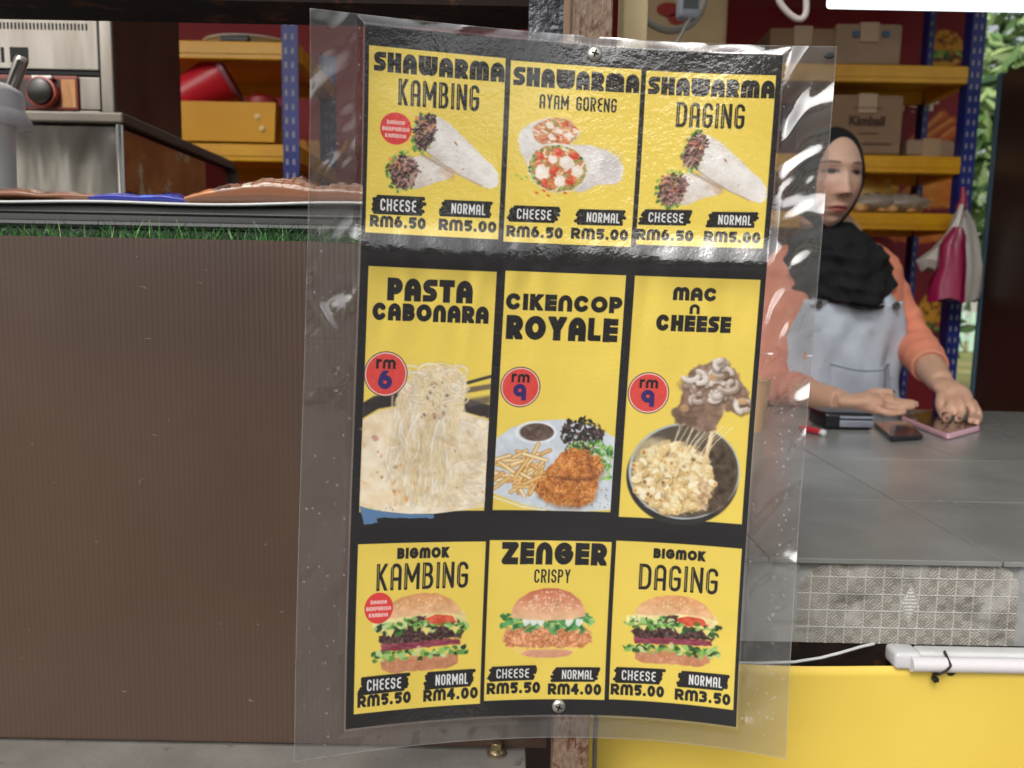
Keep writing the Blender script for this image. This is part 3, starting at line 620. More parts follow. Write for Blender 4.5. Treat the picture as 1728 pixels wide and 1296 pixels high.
def menu_art(P, panels, K, w, h):
    c = Canvas(w, h, K, sr(26, 24, 27))
    yy, xx = np.mgrid[0:c.H, 0:c.W]
    c.a += (fbm(xx/3.0, yy/3.0, 5)-.5)[..., None]*.03
    rnd = random.Random(11)
    R = []
    for p in panels:
        q = [P(*a) for a in p]
        x0 = (q[0][0]+q[2][0])/2; x1 = (q[1][0]+q[3][0])/2; y0 = (q[0][1]+q[1][1])/2; y1 = (q[2][1]+q[3][1])/2
        R.append((x0, y0, x1, y1))
        c.poly([(x0, y0), (x1, y0), (x1, y1), (x0, y1)], lambda a, b: YEL+(fbm(a/60, b/60, 2)[..., None]-.5)*.03)
    def T(s, xl, yl, xr, yr, hh, font, **k):
        a = P(xl, yl); b = P(xr, yr); c.text(s, a[0], b[0], (a[1]+b[1])/2, hh, font, k.pop('col', INK), **k)
    def B(x0, x1, y0, y1, word, wl=None, wr=None):
        a = P(x0, y0+1); b = P(x1, y1-1); m = P((x0+x1)/2, (y0+y1)/2); hh = (y1-y0)*.92; a0, b0 = a[0], b[0]; wd = b0-a0
        l, r = ((.16, .84) if word == 'CHEESE' else (.22, .88))
        badge(c, a0, b0, m[1]-hh/2, m[1]+hh/2, word, rnd, a0+wd*l, a0+wd*r)
    Y_ = YEL
    T('SHAWARMA', 631, 120, 851, 138, 32, HV); T('KAMBING', 672, 178, 808, 187, 43, LT, inline=Y_)
    T('SHAWARMA', 866, 145, 1078, 156, 32, HV); T('AYAM GORENG', 910, 184, 1040, 189, 24, LT)
    T('SHAWARMA', 1093, 158, 1306, 167, 31, HV); T('DAGING', 1140, 214, 1255, 218, 43, LT, inline=Y_)
    wrap_meat(c, *P(702, 262), rnd); flavour_tag(c, *P(668, 217), 26)
    wrap_chicken(c, *P(935, 257), rnd); wrap_meat(c, *P(1156, 292), random.Random(5))
    for a in ((628, 716, 330, 363, 'CHEESE'), (743, 829, 338, 367, 'NORMAL'), (859, 943, 347, 376, 'CHEESE'), (972, 1055, 353, 381, 'NORMAL'), (1081, 1166, 353, 381, 'CHEESE'), (1194, 1277, 357, 385, 'NORMAL'),
              (606, 690, 1139, 1169, 'CHEESE'), (717, 799, 1131, 1161, 'NORMAL'), (825, 905, 1123, 1149, 'CHEESE'), (931, 1010, 1125, 1151, 'NORMAL'), (1036, 1119, 1126, 1154, 'CHEESE'), (1144, 1228, 1134, 1163, 'NORMAL')): B(*a)
    for a in (('RM6.50', 624, 383, 718, 386), ('RM5.00', 740, 389, 837, 392), ('RM6.50', 854, 400, 949, 402), ('RM5.00', 963, 403, 1059, 406), ('RM6.50', 1073, 405, 1169, 407), ('RM5.00', 1187, 408, 1282, 411),
              ('RM5.50', 603, 1193, 693, 1187), ('RM4.00', 714, 1184, 806, 1178), ('RM5.50', 821, 1170, 911, 1171), ('RM4.00', 924, 1172, 1014, 1173), ('RM5.00', 1030, 1173, 1120, 1176), ('RM3.50', 1138, 1183, 1232, 1188)): T(*a, 19, HV, t=.28)
    T('PASTA', 653, 508, 797, 511, 38, HV); T('CABONARA', 628, 541, 824, 545, 29, HV)
    T('CIKENCOP', 853, 523, 1049, 528, 28, HV); T('ROYALE', 853, 573, 1041, 577, 41, HV)
    T('MAC', 1135, 507, 1209, 508, 23, HV); T('n', 1163, 530, 1180, 530, 17, HV); T('CHEESE', 1106, 558, 1232, 562, 28, HV)
    for i, f in ((3, pasta), (4, cikencop), (5, mac)): f(c, R[i], rnd)
    for x, y, r, d in ((651, 631, 36, '6'), (878, 653, 33, '9'), (1094, 663, 34, '9')): price_tag(c, *P(x, y), r, d)
    T('BIGMOK', 670, 943, 758, 941, 18, HV); T('KAMBING', 635, 997, 789, 992, 44, LT, inline=Y_)
    T('ZENGER', 846, 952, 1023, 955, 38, HV); T('CRISPY', 901, 983, 962, 984, 23, LT)
    T('BIGMOK', 1102, 942, 1190, 947, 17, HV); T('DAGING', 1077, 996, 1210, 1002, 44, LT, inline=Y_)
    burger_beef(c, *P(709, 1066), rnd, 174, 130);  flavour_tag(c, *P(639, 1026), 25)
    burger_chicken(c, *P(923, 1051), rnd, 160, 120); burger_beef(c, *P(1135, 1063), random.Random(3), 168, 120)
    for (x, y, a, b) in ((709, 1068, 94, 66), (923, 1051, 86, 64), (1135, 1063, 92, 64), (745, 255, 106, 76), (1200, 285, 106, 76), (960, 262, 96, 74)):
        q = P(x, y); c.soften(q[0]-a, q[1]-b, q[0]+a, q[1]+b, 1)
    flavour_tag(c, *P(639, 1026), 25); flavour_tag(c, *P(668, 217), 26)
    return c
# ---------------------------------------------------------------- the printed sheet: flat layout <-> where its points are seen
ROWS = [  # v, then (u, px, py) samples
 (0.0,   [(0, 617, 38), (.27, 808, 59), (.54, 1000, 77), (.77, 1160, 83), (1, 1321, 88)]),
 (.029,  [(0, 616, 76), (.345, 859, 99), (.668, 1088, 118), (.988, 1312, 127)]),
 (.297,  [(0, 609, 390), (.335, 843, 406), (.665, 1067, 415), (.988, 1286, 421)]),
 (.340,  [(0, 607, 449), (.344, 843, 456), (.665, 1062, 464), (.985, 1282, 472)]),
 (.699,  [(0, 594, 861), (.35, 826, 862), (.665, 1038, 869), (.988, 1254, 884)]),
 (.739,  [(0, 592, 920), (.352, 824, 910), (.675, 1037, 913), (.99, 1252, 925)]),
 (.979,  [(0, 585, 1206), (.352, 812, 1184), (.672, 1022, 1182), (.987, 1237, 1196)]),
 (1.0,   [(0, 583, 1229), (.35, 811, 1210), (.56, 950, 1206), (.76, 1080, 1209), (1, 1240, 1227)]),
 (-.011, [(-.133, 523, 18), (.26, 800, 48), (.544, 1000, 66), (.828, 1200, 75), (1.127, 1411, 82)]),
 (1.032, [(-.132, 496, 1283), (.15, 681, 1261), (.39, 840, 1243), (.49, 906, 1242), (.72, 1060, 1247), (.915, 1183, 1260), (1.131, 1328, 1280)]),
]
def terms(u, v, nu=3, nv=3):
    u = np.asarray(u, float); v = np.asarray(v, float)
    return np.stack([u**i*v**j for i in range(nu+1) for j in range(nv+1) if i+j <= 4], -1)
_s = [(u, v, x, y) for v, l in ROWS for (u, x, y) in l]; _s = np.array(_s)
FC = np.linalg.lstsq(terms(_s[:, 0], _s[:, 1]), _s[:, 2:4], rcond=None)[0]
def F(u, v): return terms(u, v) @ FC
SW, SH = 690., 1145.            # flat layout size in drawing units
_g = np.stack(np.meshgrid(np.linspace(-.13, 1.13, 30), np.linspace(-.02, 1.04, 40)), -1).reshape(-1, 2); _p = F(_g[:, 0], _g[:, 1])
def nt(x, y):
    x = (np.asarray(x, float)-950)/400; y = (np.asarray(y, float)-640)/620
    return np.stack([x**i*y**j for i in range(6) for j in range(6) if i+j <= 6], -1)
IC = np.linalg.lstsq(nt(_p[:, 0], _p[:, 1]), _g, rcond=None)[0]
def inv(px, py):
    u, v = nt(px, py) @ IC
    return (u*SW, v*SH)
PANELS = [((622,77),(856,97),(617,391),(838,405)), ((863,101),(1087,118),(848,407),(1060,417)), ((1092,119),(1312,127),(1071,412),(1285,420)),
          ((620,450),(836,457),(608,862),(819,864)), ((851,457),(1054,464),(833,861),(1032,864)), ((1070,465),(1282,472),(1045,873),(1253,884)),
          ((605,920),(820,912),(596,1205),(810,1188)), ((828,912),(1033,914),(815,1182),(1019,1182)), ((1041,913),(1252,925),(1026,1182),(1237,1196))]
# ================================================================ SETTING
M_asph = mat('asphalt', (70, 69, 66), .9, var=(84, 82, 78), scale=3, bump=.3, bscale=60)
M_floor = mat('kiosk_floor', (96, 92, 88), .5, var=(80, 76, 72), scale=5)
M_rust = mat('rusty_steel', (34, 23, 18), .85, var=(20, 15, 14), scale=22, spots=((70, 40, 22), 30, .58), bump=.5, bscale=120, spec=.2)
M_dark = mat('dark_brown_board', (52, 34, 28), .38, var=(40, 26, 22), scale=2.5, stretch=(1, 1, .15), bump=.05)
M_cream = mat('cream_paint', (206, 186, 142), .55, var=(190, 168, 124), scale=14)
M_ceil = mat('ceiling_sheet', (120, 112, 104), .7)
M_steel = mat('stainless_steel', (180, 174, 166), .2, 1, var=(160, 154, 146), scale=5, rvar=.08, stretch=(1, 1, .22), bump=1.0, bscale=14)
M_steel2 = mat('brushed_steel', (142, 137, 130), .28, 1, var=(112, 106, 98), scale=4, rvar=.08, stretch=(8, 1, 1))
M_black = mat('black_plastic', (26, 25, 26), .4)
M_blackr = mat('black_rubber', (27, 28, 29), .5, var=(36, 37, 38), scale=30, stretch=(.1, 1, 3), bump=.1, bscale=60)
M_white = mat('white_paint', (204, 206, 206), .4, var=(186, 187, 184), scale=18)
M_ybeam = mat('yellow_enamel', (226, 168, 24), .35, var=(206, 146, 18), scale=9, rvar=.06)
M_bpost = mat('blue_enamel', (34, 48, 128), .4, var=(26, 38, 108), scale=14)
M_hole = mat('dark_hole', (16, 16, 20), .8)
M_card = mat('cardboard', (150, 120, 92), .8, var=(138, 108, 80), scale=10, bump=.1)
M_card2 = mat('pale_cardboard', (164, 138, 112), .8, var=(150, 124, 98), scale=12, bump=.1)
M_cardink = mat('carton_print', (74, 52, 42), .8)
M_redprint = mat('red_print', (150, 40, 34), .7)

g = MB(); g.box(-150, 150, -150, 250, -.5, 0); tag(g.build('ground', M_asph), kind='structure')
yd = MB(); yd.box(1.9, 60, 3.0, 120, .0041, .0082); tag(yd.build('yard_lawn', mat('dry_grass', (150, 140, 84), .95, var=(108, 122, 58), scale=.7, spots=((190, 176, 130), 1.5, .58))), kind='structure')
BACK = 2.56
kb = empty('food_kiosk', (0, 1.6, 0), 'food kiosk with red printed back wall and a serving hatch open to the street', 'kiosk')
m = MB(); m.box(-1.9, 1.62, .66, BACK+.08, .0045, .05); m.build('kiosk_floor', M_floor, kb)
M_pc = bpy.data.materials.new('translucent_sheet'); M_pc.use_nodes = True
def pcs():
    t = M_pc.node_tree; N = t.nodes; N.remove(N['Principled BSDF']); a = N.new('ShaderNodeBsdfTranslucent'); a.inputs['Color'].default_value = (.55, .55, .54, 1); d = N.new('ShaderNodeBsdfDiffuse'); d.inputs['Color'].default_value = (.6, .6, .58, 1); x = N.new('ShaderNodeMixShader'); x.inputs[0].default_value = .25
    t.links.new(a.outputs[0], x.inputs[1]); t.links.new(d.outputs[0], x.inputs[2]); t.links.new(x.outputs[0], N['Material Output'].inputs['Surface'])
pcs()
m = MB(); m.grid(lambda u, v: Vector((-2.0+2.0*u, .66+2.1*v, 2.62+.012*math.sin(u*75))), 160, 2); m.build('unseen_roof_sheet', M_pc, kb)  # unseen translucent roof, added to let daylight brighten the interior
m = MB(); m.box(.003, 1.9, .70, BACK+.2, 2.60, 2.64); m.build('unseen_ceiling', M_ceil, kb)  # unseen opaque half, added to darken the right side of the interior
m = MB(); m.box(-1.9, at(1661, 20, BACK).x, BACK, BACK+.05, .05, 2.60); m.build('back_wall', mat('red_sheet', (132, 30, 30), .5, var=(116, 24, 26), scale=3), kb)
m = MB(); m.box(-1.9, -1.85, 1.9, BACK, .05, 2.58); m.build('side_wall', M_ceil, kb)
# front wall below the counters, left and right
m = MB(); m.box(-1.85, -.02, .700, .73, .05, 1.40); m.box(.062, 1.75, .745, .77, .05, 1.055); m.build('front_wall', M_rust, kb)
# header over the left opening, unseen strip over the right one
zt = at(450, 41, .76).z
m = MB(); m.box(-1.85, at(893, 20, .70).x, .70, .76, zt, zt+.10); m.build('header_beam', M_rust, kb, smooth=False)
m = MB(); m.box(at(1053, 20, .74).x, 1.75, .90, .93, 1.80, 2.0); m.build('unseen_fascia', M_ceil, kb)  # unseen strip, its height set by how much daylight should pass above
# right-hand side: dark brown board wall that stops short of the back wall (doorway to the yard behind it)
q = at(1691, 125, 2.1)
m = MB(); m.box(q.x, q.x+.03, 1.70, 2.1, .05, q.z, .003); m.build('side_panel', M_dark, kb)
m = MB(); m.box(q.x-.004, q.x+.036, 2.1, 2.112, .05, q.z+.004); m.build('panel_edge', mat('teal_edge', (70, 100, 116), .4), kb)

# ---------------------------------------------------------------- post and trims
p0 = at(1017, 20, .604); p1 = at(949, 1250, .604)
px_ = (p0.x+p1.x)/2
M_post = mat('flaking_painted_steel', (128, 108, 90), .65, var=(98, 74, 56), scale=240, detail=8, spots=((86, 52, 32), 170, .56), bump=.7, bscale=400, stretch=(1, 1, .5))
m = MB(); m.box(px_-.0145, px_+.0145, .604, .634, 0, 2.3, .0015); tag(m.build('steel_post', M_post), 'rusty square steel post with flaking pale paint that carries the menu sheet', 'post')
m = MB(); a = at(892, 20, .645).x; b = at(955, 20, .645).x
M_ham = mat('hammered_black_metal', (44, 46, 50), .32, .6, var=(70, 72, 78), scale=120, bump=.9, bscale=170)
m.box(a, b, .645, .66, 1.50, 2.3, .001); tag(m.build('hammered_strip', M_ham), 'black hammered metal strip standing just left of the rusty post top', 'metal strip')
m = MB(); m.box(b+.002, px_-.018, .640, .66, 1.50, 2.3, .001); tag(m.build('timber_batten', mat('brown_timber', (142, 116, 92), .6, var=(112, 84, 62), scale=20, stretch=(1, 1, .1))), 'narrow tan timber batten between the black hammered strip and the rusty post', 'batten')
m = MB(); m.box(at(1052, 20, .70).x, at(1094, 20, .70).x, .70, .74, 1.14, 2.3, .002); tag(m.build('hatch_jamb', M_cream), 'cream painted jamb of the serving hatch right of the rusty post', 'jamb')

# ---------------------------------------------------------------- brown corrugated panel with its ledge
zt_ = at(250, 402, .66).z; zb_ = at(250, 1249, .66).z
xl_, xr_ = -.80, px_-.017
M_bp = mat('brown_twinwall_plastic', (83, 65, 54), .38, detail=6, var=(66, 51, 42), scale=3, spec=.4)
def twinwall():
    t = M_bp.node_tree; N = t.nodes; K = t.links.new; b = N['Principled BSDF']; tc = N.new('ShaderNodeTexCoord')
    wv = N.new('ShaderNodeTexWave'); wv.wave_type = 'BANDS'; wv.bands_direction = 'X'; wv.inputs['Scale'].default_value = 2*math.pi/.0044/20; wv.inputs['Distortion'].default_value = .0
    K(tc.outputs['Object'], wv.inputs['Vector'])
    n = N.new('ShaderNodeTexNoise'); n.inputs['Scale'].default_value = 4; n.inputs['Detail'].default_value = 1; K(tc.outputs['Object'], n.inputs['Vector'])
    mu = N.new('ShaderNodeMath'); mu.operation = 'MULTIPLY'; K(wv.outputs['Fac'], mu.inputs[0]); K(n.outputs['Fac'], mu.inputs[1])
    bp = N.new('ShaderNodeBump'); bp.inputs['Strength'].default_value = .42; bp.inputs['Distance'].default_value = .0009; K(mu.outputs[0], bp.inputs['Height'])
    n2 = N.new('ShaderNodeTexNoise'); n2.inputs['Scale'].default_value = 7; K(tc.outputs['Object'], n2.inputs['Vector'])
    b2 = N.new('ShaderNodeBump'); b2.inputs['Strength'].default_value = .3; b2.inputs['Distance'].default_value = .004; K(n2.outputs['Fac'], b2.inputs['Height']); K(bp.outputs[0], b2.inputs['Normal']); K(b2.outputs[0], b.inputs['Normal'])
    mr = N.new('ShaderNodeMapRange'); mr.inputs[3].default_value = .30; mr.inputs[4].default_value = .46; K(n2.outputs['Fac'], mr.inputs[0]); K(mr.outputs[0], b.inputs['Roughness'])
twinwall()
pn = empty('corrugated_panel', ((xl_+xr_)/2, .66, zb_), 'dark brown corrugated plastic panel closing the counter front left of the post', 'panel')
m = MB(); m.box(xl_, xr_, .660, .664, zb_, zt_); m.build('panel_sheet', M_bp, pn)
rnd = random.Random(4); m = MB()
for k in range(46):                                       # grit, dried splashes and short scratches stuck to the sheet
    x = rnd.uniform(-.44, .02); z = rnd.uniform(zb_, zt_); s = rnd.uniform(.0003, .0008)
    if k < 12:
        a = rnd.uniform(0, 3.14); l = rnd.uniform(.0008, .0026); pts = [Vector((x+l*math.cos(a)*t+.0016*math.sin(t*4+k), .6598, z+l*math.sin(a)*t)) for t in (-1, -.3, .3, 1)]
        m.tube(pts, [.0002, .0004, .0003, .0001], 5)
    else: m.lathe([(0, .0002), (s*.7, .0001), (s, -.0002)], (x, .6599, z), 7, Matrix.Rotation(R(90), 3, 'X'))
m.build('dried_splashes', mat('dried_splash', (128, 112, 98), .7), pn)['kind'] = 'stuff'
M_ledge = mat('weathered_grey_ledge', (128, 124, 118), .55, var=(112, 108, 102), scale=16, spots=((98, 92, 84), 60, .62), bump=.25, bscale=140)
xe = at(889, 1270, .62).x
m = MB(); m.box(xl_, xe, .44, .658, zb_-.05, zb_-.0008, .0015); m.box(xl_, xe-.0005, .6585, .70, zb_-.05, zb_-.004); tag(m.build('ledge', M_ledge), 'weathered grey steel ledge below the brown corrugated panel', 'ledge')
# sealant line and rust dirt
c = atz(838, 1270, zb_); bt = empty('hex_bolt', (c.x, c.y, zb_), 'zinc plated hex bolt with washer standing on the grey ledge', 'bolt')
m = MB(); m.lathe([(0, 0), (.0088, 0), (.0088, .0012), (.0076, .0020), (.004, .0022)], (c.x, c.y, zb_-.0008), 28); m.build('washer', mat('dull_zinc', (170, 160, 140), .35, .9, var=(140, 128, 108), scale=90), bt, True)
m = MB(); m.lathe([(.0064, 0), (.0068, .001), (.0055, .0024), (.0047, .0028)], (c.x, c.y, zb_+.0010), 28)
m.prism([(c.x+.0050*math.cos(R(60*k+14)), c.y+.0050*math.sin(R(60*k+14)), zb_+.003) for k in range(6)], (0, 0, .0062)); m.lathe([(.0042, 0), (.0040, .0005), (.0033, .0005), (0, .0001)], (c.x, c.y, zb_+.0092), 24)
m.build('bolt_head', mat('yellow_zinc', (206, 190, 150), .3, .95, var=(170, 146, 104), scale=120), bt, True)

# ---------------------------------------------------------------- left counter edge, artificial grass
ce = empty('side_counter', (-.4, .8, 1.44), 'left counter of the kiosk with a black moulded edge and thin white sheet on top', 'counter')
zc0 = at(250, 400, .735).z-.02; zc1 = at(250, 343, .735).z
m = MB(); m.box(-.85, -.02, .735, 1.02, zc0, zc1, .004); m.tube([(-.85, .735, zc0+.030), (-.02, .735, zc0+.030)], .004, 8); m.tube([(-.85, .7355, zc1-.009), (-.02, .7355, zc1-.009)], .002, 8); m.build('moulded_edge', M_blackr, ce, True)
def shx(u, v): return Vector((-.85+.83*u, .728+.30*v, zc1+.0016+.0016*math.sin(u*9)+.0012*math.sin(u*23+1)))
m = MB(); m.grid(shx, 60, 2); o = m.build('top_sheet', M_white, ce, True); sm = o.modifiers.new('t', 'SOLIDIFY'); sm.thickness = .0022
rnd = random.Random(8); m = MB()
for k in range(3600):
    x = rnd.uniform(-.82, -.02); y = rnd.uniform(.667, .700); z = zt_-.014; h = rnd.uniform(.016, .026)*(1 if rnd.random() < .8 else 1.25); a = rnd.gauss(0, .5); b = rnd.gauss(-.2, .35); w_ = rnd.uniform(.0006, .0011); tw = rnd.uniform(0, 3.14); p = Vector((x, y, z)); V = []
    for i in range(4):
        t = i/3; q2 = p+Vector((math.sin(a*t)*h*t, math.sin(b*t)*h*t, h*t*math.cos(a*t*.7))); ww = w_*(1-t*.85)
        V.append((m.bm.verts.new(q2-Vector((math.cos(tw), math.sin(tw), 0))*ww), m.bm.verts.new(q2+Vector((math.cos(tw), math.sin(tw), 0))*ww)))
    mi = 0 if rnd.random() < .6 else (1 if rnd.random() < .75 else 2)
    for i in range(3): m.bm.faces.new((V[i][0], V[i][1], V[i+1][1], V[i+1][0])).material_index = mi
tag(m.build('artificial_grass', [mat('grass_green', (66, 124, 58), .5), mat('grass_dark', (40, 84, 40), .5), mat('grass_light', (130, 172, 96), .5)]), 'strip of green artificial grass along the top of the brown panel', 'artificial grass', kind='stuff')
m = MB(); m.box(-.85, -.02, .6645, .702, zt_-.022, zt_-.0145); tag(m.build('grass_backing', mat('grass_mat', (30, 44, 26), .9)), 'dark backing strip holding the artificial grass blades', 'grass mat')

# ---------------------------------------------------------------- right: tiled counter
ZC = at(1500, 945, .715).z
tc_ = empty('tiled_counter', (.8, 1.2, ZC), 'serving counter covered in grey floor tiles right of the menu sheet', 'counter')
M_tile = mat('grey_glazed_tile', (130, 131, 127), .24, var=(112, 113, 110), scale=9, detail=8, rvar=.09, bump=.03, bscale=30, spots=((112, 110, 104), 26, .66))
M_grout = mat('grout', (74, 72, 68), .9)
m = MB(); m.box(.11, 1.75, .728, 1.68, ZC-.04, ZC-.0025); m.build('counter_base', M_grout, tc_)
ys = [.715, .930, 1.166, 1.402, 1.68]; xs = [.105, .240, .456, .672, .888, 1.104, 1.32, 1.75]
rnd = random.Random(3); m = MB()
for ya, yb in zip(ys[:-1], ys[1:]):
    for xa, xb in zip(xs[:-1], xs[1:]):
        dz = rnd.uniform(-.0004, .0002); m.box(xa+.0007, xb-.0007, ya+.0007, yb-.0007, ZC-.005, ZC+dz, .0006, 1)
m.build('tiles', M_tile, tc_)
# embossed backs of tiles on the counter front
zf1 = at(1550, 953, .722).z; zf0 = at(1550, 1087, .722).z
cw = 31.8/FPX*.722
nx, nz = 860, 240
X0 = at(1250, 1020, .722).x; X1 = X0+.50
gx, gz = np.meshgrid(np.linspace(X0, X1, nx), np.linspace(zf0, zf1, nz))
ref = at(1524, 957, .722)
cu_ = (gx-ref.x)/cw; cv = (ref.z-gz)/(30.5/FPX*.722)+.35
fu = np.abs(cu_-np.round(cu_)); fv = np.abs(cv-np.round(cv)); du = np.abs(cu_-np.floor(cu_)-.5); dv = np.abs(cv-np.floor(cv)-.5)
rid = np.clip(1-np.minimum(fu, fv)/.055, 0, 1)
dia = .5+.5*np.cos((du+dv)*2*math.pi/.21)
hgt = .0014*np.clip(rid*1.4, 0, 1)+.0010*dia*(1-rid)*(np.maximum(du, dv) < .42)
jx = np.exp(-((gx-ref.x-2.0*cw)/.0016)**2)
mask = (gx > at(1345, 1020, .722).x) & (gx < at(1716, 1020, .722).x)
tlx = np.clip((at(1400, 960, .722).x-gx)/.026, 0, 1); tx2 = np.clip((gx-at(1690, 960, .722).x)/.020, 0, 1)
ztop = zf1-.0006-.022*tlx**2.0-.018*tx2**1.8
wear = np.clip((fbm(gx*40, gz*40, 9)-.12)*3.0, .45, 1); lftw = np.clip((gx-at(1325, 1020, .722).x)/.045, 0.05, 1)
inside = mask & (gz < ztop)
hgt = hgt*wear*lftw*inside
hgt = hgt-.004*(gz >= ztop)*mask+.0004*(fbm(gx*160, gz*160, 4)-.5)
lx = 1-np.abs(gx-(ref.x+.52*cw))/.0072-np.abs(gz-at(1540, 1018, .722).z)/.0155; hgt = np.where(lx > -.25, .0002, hgt); hgt = np.where(lx > 0, .0004+.0010*(np.sin(gz*1900) > 0)*(np.abs(gx-(ref.x+.52*cw)) > .0008), hgt); rid = np.where(lx > -.25, .45+.5*(lx > 0)*(np.sin(gz*1900) > 0), rid)
P = np.stack([gx, .722-hgt, gz], -1)
dirt = fbm(gx*35, gz*35, 2)
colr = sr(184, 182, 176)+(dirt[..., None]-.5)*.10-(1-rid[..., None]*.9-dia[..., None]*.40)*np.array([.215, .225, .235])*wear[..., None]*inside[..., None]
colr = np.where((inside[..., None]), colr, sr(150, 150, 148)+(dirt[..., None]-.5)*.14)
colr = colr-.14*np.clip((fbm(gx*22, gz*60, 12)-.62)*6, 0, 1)[..., None]
np_grid('embossed_tile_face', P, attr_mat('cement_tile_back', .6, .4), tc_, cols=colr)
m = MB(); m.box(X1+.0005, 1.75, .722, .727, zf0, zf1); m.box(.105, X0-.0005, .722, .727, zf0, zf1); m.build('edge_board', mat('cement', (150, 148, 142), .8, var=(130, 128, 122), scale=20), tc_)
m = MB(); m.box(.10, 1.75, .724, .744, zf0-.03, zf0-.001); m.build('under_beam', M_rust, tc_)
# yellow banner under the counter
M_yb = mat('yellow_vinyl', (228, 198, 88), .42, var=(220, 188, 76), scale=5, detail=8, bump=.06, bscale=12, rvar=.1, spots=((208, 176, 74), 14, .70))
zy = at(1400, 1124, .690).z; x_l = at(983, 1200, .690).x
def bann(u, v):
    x = x_l+(1.75-x_l)*u; z = zy-.95*v+.0012*math.sin(u*40)*(1-v); return Vector((x, .690-.004*v+.0022*math.sin(u*19+v*2)*math.exp(-v*3)+.0012*math.sin(u*47)*math.exp(-v*12)+.0016*math.sin(v*21+u*3), z))
m = MB(); m.grid(bann, 160, 90); o = m.build('vinyl_banner', M_yb, None, True); sm = o.modifiers.new('t', 'SOLIDIFY'); sm.thickness = .0007; tag(o, 'plain yellow vinyl banner hung under the tiled counter', 'banner')
s0 = at(1604, 1132, .6895); bs = empty('banner_screw', s0, 'small domed screw with washer fixing the top of the yellow banner', 'screw')
Mx = Matrix.Rotation(R(90), 3, 'X')
m = MB(); m.lathe([(0, .0002), (.0046, .0002), (.0046, .0010), (.003, .0013)], s0, 24, Mx); m.build('washer', mat('grey_zinc', (120, 116, 108), .4, .8), bs, True)
m = MB(); m.lathe([(.0030, 0), (.0028, .0016), (.0015, .0026), (0, .0028)], s0+Vector((0, -.0011, 0)), 20, Mx); m.build('screw_head', mat('dark_zinc', (70, 66, 62), .35, .8), bs, True)
# white batten lamp (unlit) under the counter with its tie and cable
z0 = at(1600, 1121, .698).z; z1 = at(1600, 1095, .698).z; xb = at(1500, 1105, .698).x; zz = (z0+z1)/2
lb = empty('batten_lamp', (xb+.3, .698, zz), 'unlit white tube batten strapped under the tiled counter', 'lamp')
m = MB(); m.box(xb+.024, 1.3, .690, .706, z0+.001, z1, .003, 3); m.build('batten_body', M_white, lb, True)
m = MB(); m.box(xb, xb+.024, .685, .708, z0-.0005, z1+.001, .004, 3); m.build('end_cap', mat('white_plastic', (198, 198, 200), .35), lb, True)
m = MB(); m.tube([(xb+.013, .684, zz-.001), (1.3, .684, zz-.001)], .0068, 16); m.build('tube', mat('frosted_tube', (212, 208, 210), .25), lb, True)
xt = at(1582, 1105, .69).x; m = MB(); m.tube([(xt+.006, .690, z1+.001), (xt+.005, .6765, z1-.006), (xt+.001, .675, zz-.002), (xt-.004, .6765, z0+.001), (xt-.0055, .684, z0-.003)], .0011, 8, flat=1.8)
m.box(xt-.009, xt-.004, .676, .682, z0-.007, z0-.003, .001); m.tube([(xt-.006, .679, z0-.005), (xt-.007, .678, z0-.008)], .0009, 6); tag(m.build('cable_tie', M_black, None, True), 'black cable tie looped round the white tube batten', 'cable tie')
pts = [at(x, y, .70+.012*i/6) for i, (x, y) in enumerate(((1180, 1117), (1280, 1119), (1340, 1117), (1385, 1110), (1420, 1101), (1450, 1092), (1475, 1086)))]
m = MB(); m.tube(pts, .0013, 8); tag(m.build('white_cable', M_white, None, True), 'thin white cable running under the embossed tile edge', 'cable')
pts = [at(1004, 1180, .66), at(1006, 1210, .66), at(1004, 1250, .662), at(1003, 1310, .66), at(1003, 1500, .66)]
m = MB(); m.tube(pts, .0021, 10); tag(m.build('grey_cable', mat('grey_pvc', (128, 122, 112), .5), None, True), 'grey cable hanging down beside the rusty post in front of the yellow banner', 'cable')
# ================================================================ THE LAMINATED MENU
menu = empty('laminated_menu', (px_, .603, at(960, 650, .6).z), 'laminated menu sheet of nine yellow panels screwed to the rusty post', 'menu')
def depth(u, v):
    s = np.abs(u-.545)/.68
    d = .6015-.046*s**1.7*(.62+.5*np.abs(2*v-1)**2)
    d = d-.0030*np.exp(-((v-.320)/.030)**2)*(1+.5*np.sin(u*9))-.0014*np.exp(-((v-.71)/.04)**2)*np.sin(u*8+1)
    d = d+.00055*np.sin(u*64+3*fbm(u*6, v*4, 41)*3)*np.exp(-((v-.37)/.09)**2)+.0012*(fbm(u*5, v*7, 43)-.5)
    d = d+.0011*np.sin(u*17+v*3)*np.exp(-(v/.10)**2)+.0007*(fbm(u*7, v*9, 3)-.5)
    return d
K = 1.16
art = menu_art(inv, PANELS, K, SW, SH)
H_, W_ = art.a.shape[:2]
U, V = np.meshgrid(np.linspace(0, 1, W_), np.linspace(0, 1, H_)); Q = F(U.ravel(), V.ravel())
P = at_n(Q[:, 0], Q[:, 1], depth(U, V).ravel()).reshape(H_, W_, 3)
np_grid('printed_sheet', P, attr_mat('printed_paper', .55, .25), menu, cols=art.a)
